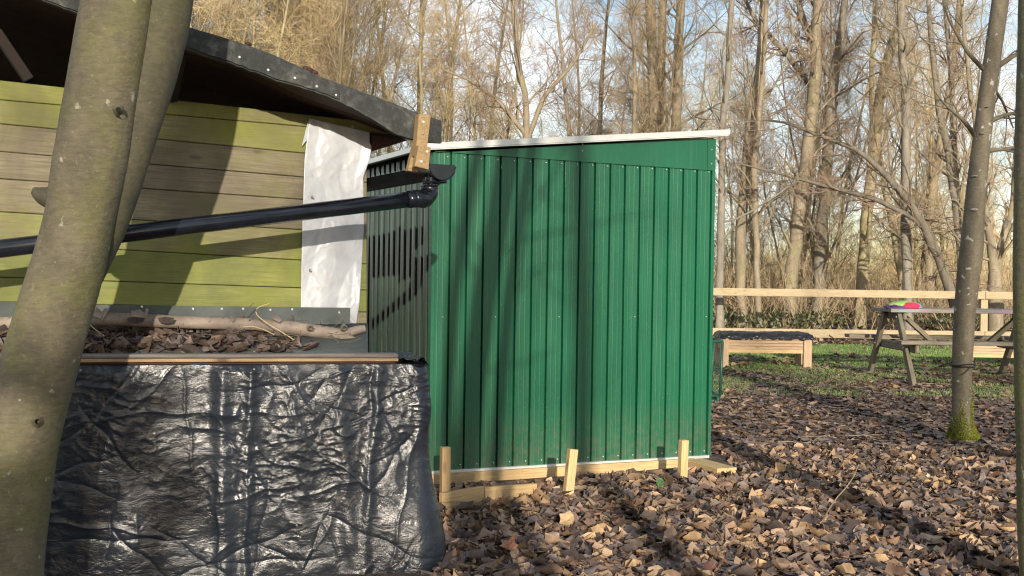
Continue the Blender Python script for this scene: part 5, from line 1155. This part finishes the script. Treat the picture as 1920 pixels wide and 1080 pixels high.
me = bpy.data.meshes.new('bolts'); bm.to_mesh(me); bm.free(); me.materials.append(M_screw); q = link_mesh('bolt_heads', me, None, tb, Matrix.Translation(wloc(tb))); q['kind'] = 'stuff'

# bag left on the table
bx = at_y(1687, 570, 14.2).x
M_lime = simple('lime_cloth', (0.25, 0.42, 0.10), 0.8, 20, 0.2, 0.4, 0.01); M_pink = simple('pink_cloth', (0.62, 0.02, 0.07), 0.75, 20, 0.2, 0.4, 0.01); M_purple = simple('purple_patterned_cloth', (0.10, 0.03, 0.16), 0.8, 40, 0.8, 0.4, 0.01); M_teal = simple('teal_cloth', (0.08, 0.28, 0.38), 0.8, 30, 0.4)
def blob(name, c, sx, sy, sz, mat, parent, seed, amp=0.18, pw=0.7):
    bm = bmesh.new(); bmesh.ops.create_icosphere(bm, subdivisions=4, radius=1.0)
    for v in bm.verts:
        n = v.co.copy(); k = 1 + amp * (float(fbm(np.array(n.x * 2 + seed), np.array(n.y * 2 + n.z * 1.7 + seed), seed)) - .45) * 2
        z = n.z; z = max(z, -0.35); v.co = Vector((n.x * sx * k, n.y * sy * k, (z + 0.35) * sz * k))
    for f in bm.faces: f.smooth = True
    me = bpy.data.meshes.new(name); bm.to_mesh(me); bm.free(); return link_mesh(name, me, mat, parent, Matrix.Translation(Vector(c)))
bag = blob('cloth_bag', (bx + .02, 14.12, TZ + 0.015), 0.20, 0.15, 0.055, M_lime, None, 5); tag(bag, 'lime green and pink cloth bag lying on the left end of the picnic table', 'bag')
blob('purple_base', (bx - 0.03, 14.08, TZ + 0.001), 0.20, 0.15, 0.035, M_purple, bag, 8)
blob('pink_pocket', (bx + 0.065, 13.99, TZ + 0.004), 0.11, 0.06, 0.055, M_pink, bag, 9)
blob('teal_side', (bx + 0.15, 14.06, TZ + 0.002), 0.065, 0.10, 0.048, M_teal, bag, 11)
pipe('handle', [Vector((bx - 0.15, 14.0, TZ + .01)), Vector((bx - .19, 13.96, TZ + .03)), Vector((bx - .15, 13.93, TZ + .045)), Vector((bx - .08, 13.95, TZ + .02))], 0.008, 7, M_purple, bag, K=14)

# pieces that belong to a part of a thing hang from that part
bpy.context.view_layer.update()
def under(child, parent):
    mw = child.matrix_world.copy(); child.parent = parent; child.matrix_parent_inverse = Matrix.Identity(4); child.matrix_basis = parent.matrix_world.inverted() @ mw
def kids(o, base): return [c for c in o.children if c.name.split('.')[0] == base]
for root, cb_, pb in ((shed, 'trim_fold', 'roof_edge_trim'), (shed, 'panel_joint', 'gable_panel'), (shed, 'screw_heads', 'wall_sheet'), (cabin, 'felt_nails', 'verge_felt'), (cabin, 'moss_tuft', 'verge_felt'), (gut, 'cap_lip', 'end_cap'), (dp, 'ring', 'connector'), (dp, 'fin', 'connector'), (dp, 'socket', 'pipe'), (box, 'nail', 'felt_flashing'), (box, 'tacks', 'black_sheeting'), (box, 'sheet_flap', 'black_sheeting'), (fg, 'knot', 'trunk'), (rt, 'moss', 'trunk'), (rt, 'bracket_fungus', 'trunk'), (tb, 'bolt_heads', 'leg')):
    p = kids(root, pb)
    if p:
        for c in kids(root, cb_): under(c, p[0])
# neighbours of one kind are told apart by their order from the left
by = {}
for o in COL.objects:
    if o.parent is None and o.get('group') and o.get('category') == 'tree': by.setdefault(o['label'], []).append(o)
ordn = ['leftmost', 'second from the left', 'third from the left', 'fourth from the left', 'fifth from the left', 'sixth from the left', 'seventh from the left', 'eighth from the left', 'ninth from the left', 'tenth from the left']
for lab, os_ in by.items():
    if len(os_) > 1:
        for k, o in enumerate(sorted(os_, key=lambda o: o.location.x / o.location.y)): o['label'] = f'{lab}, {ordn[min(k, 9)]}'
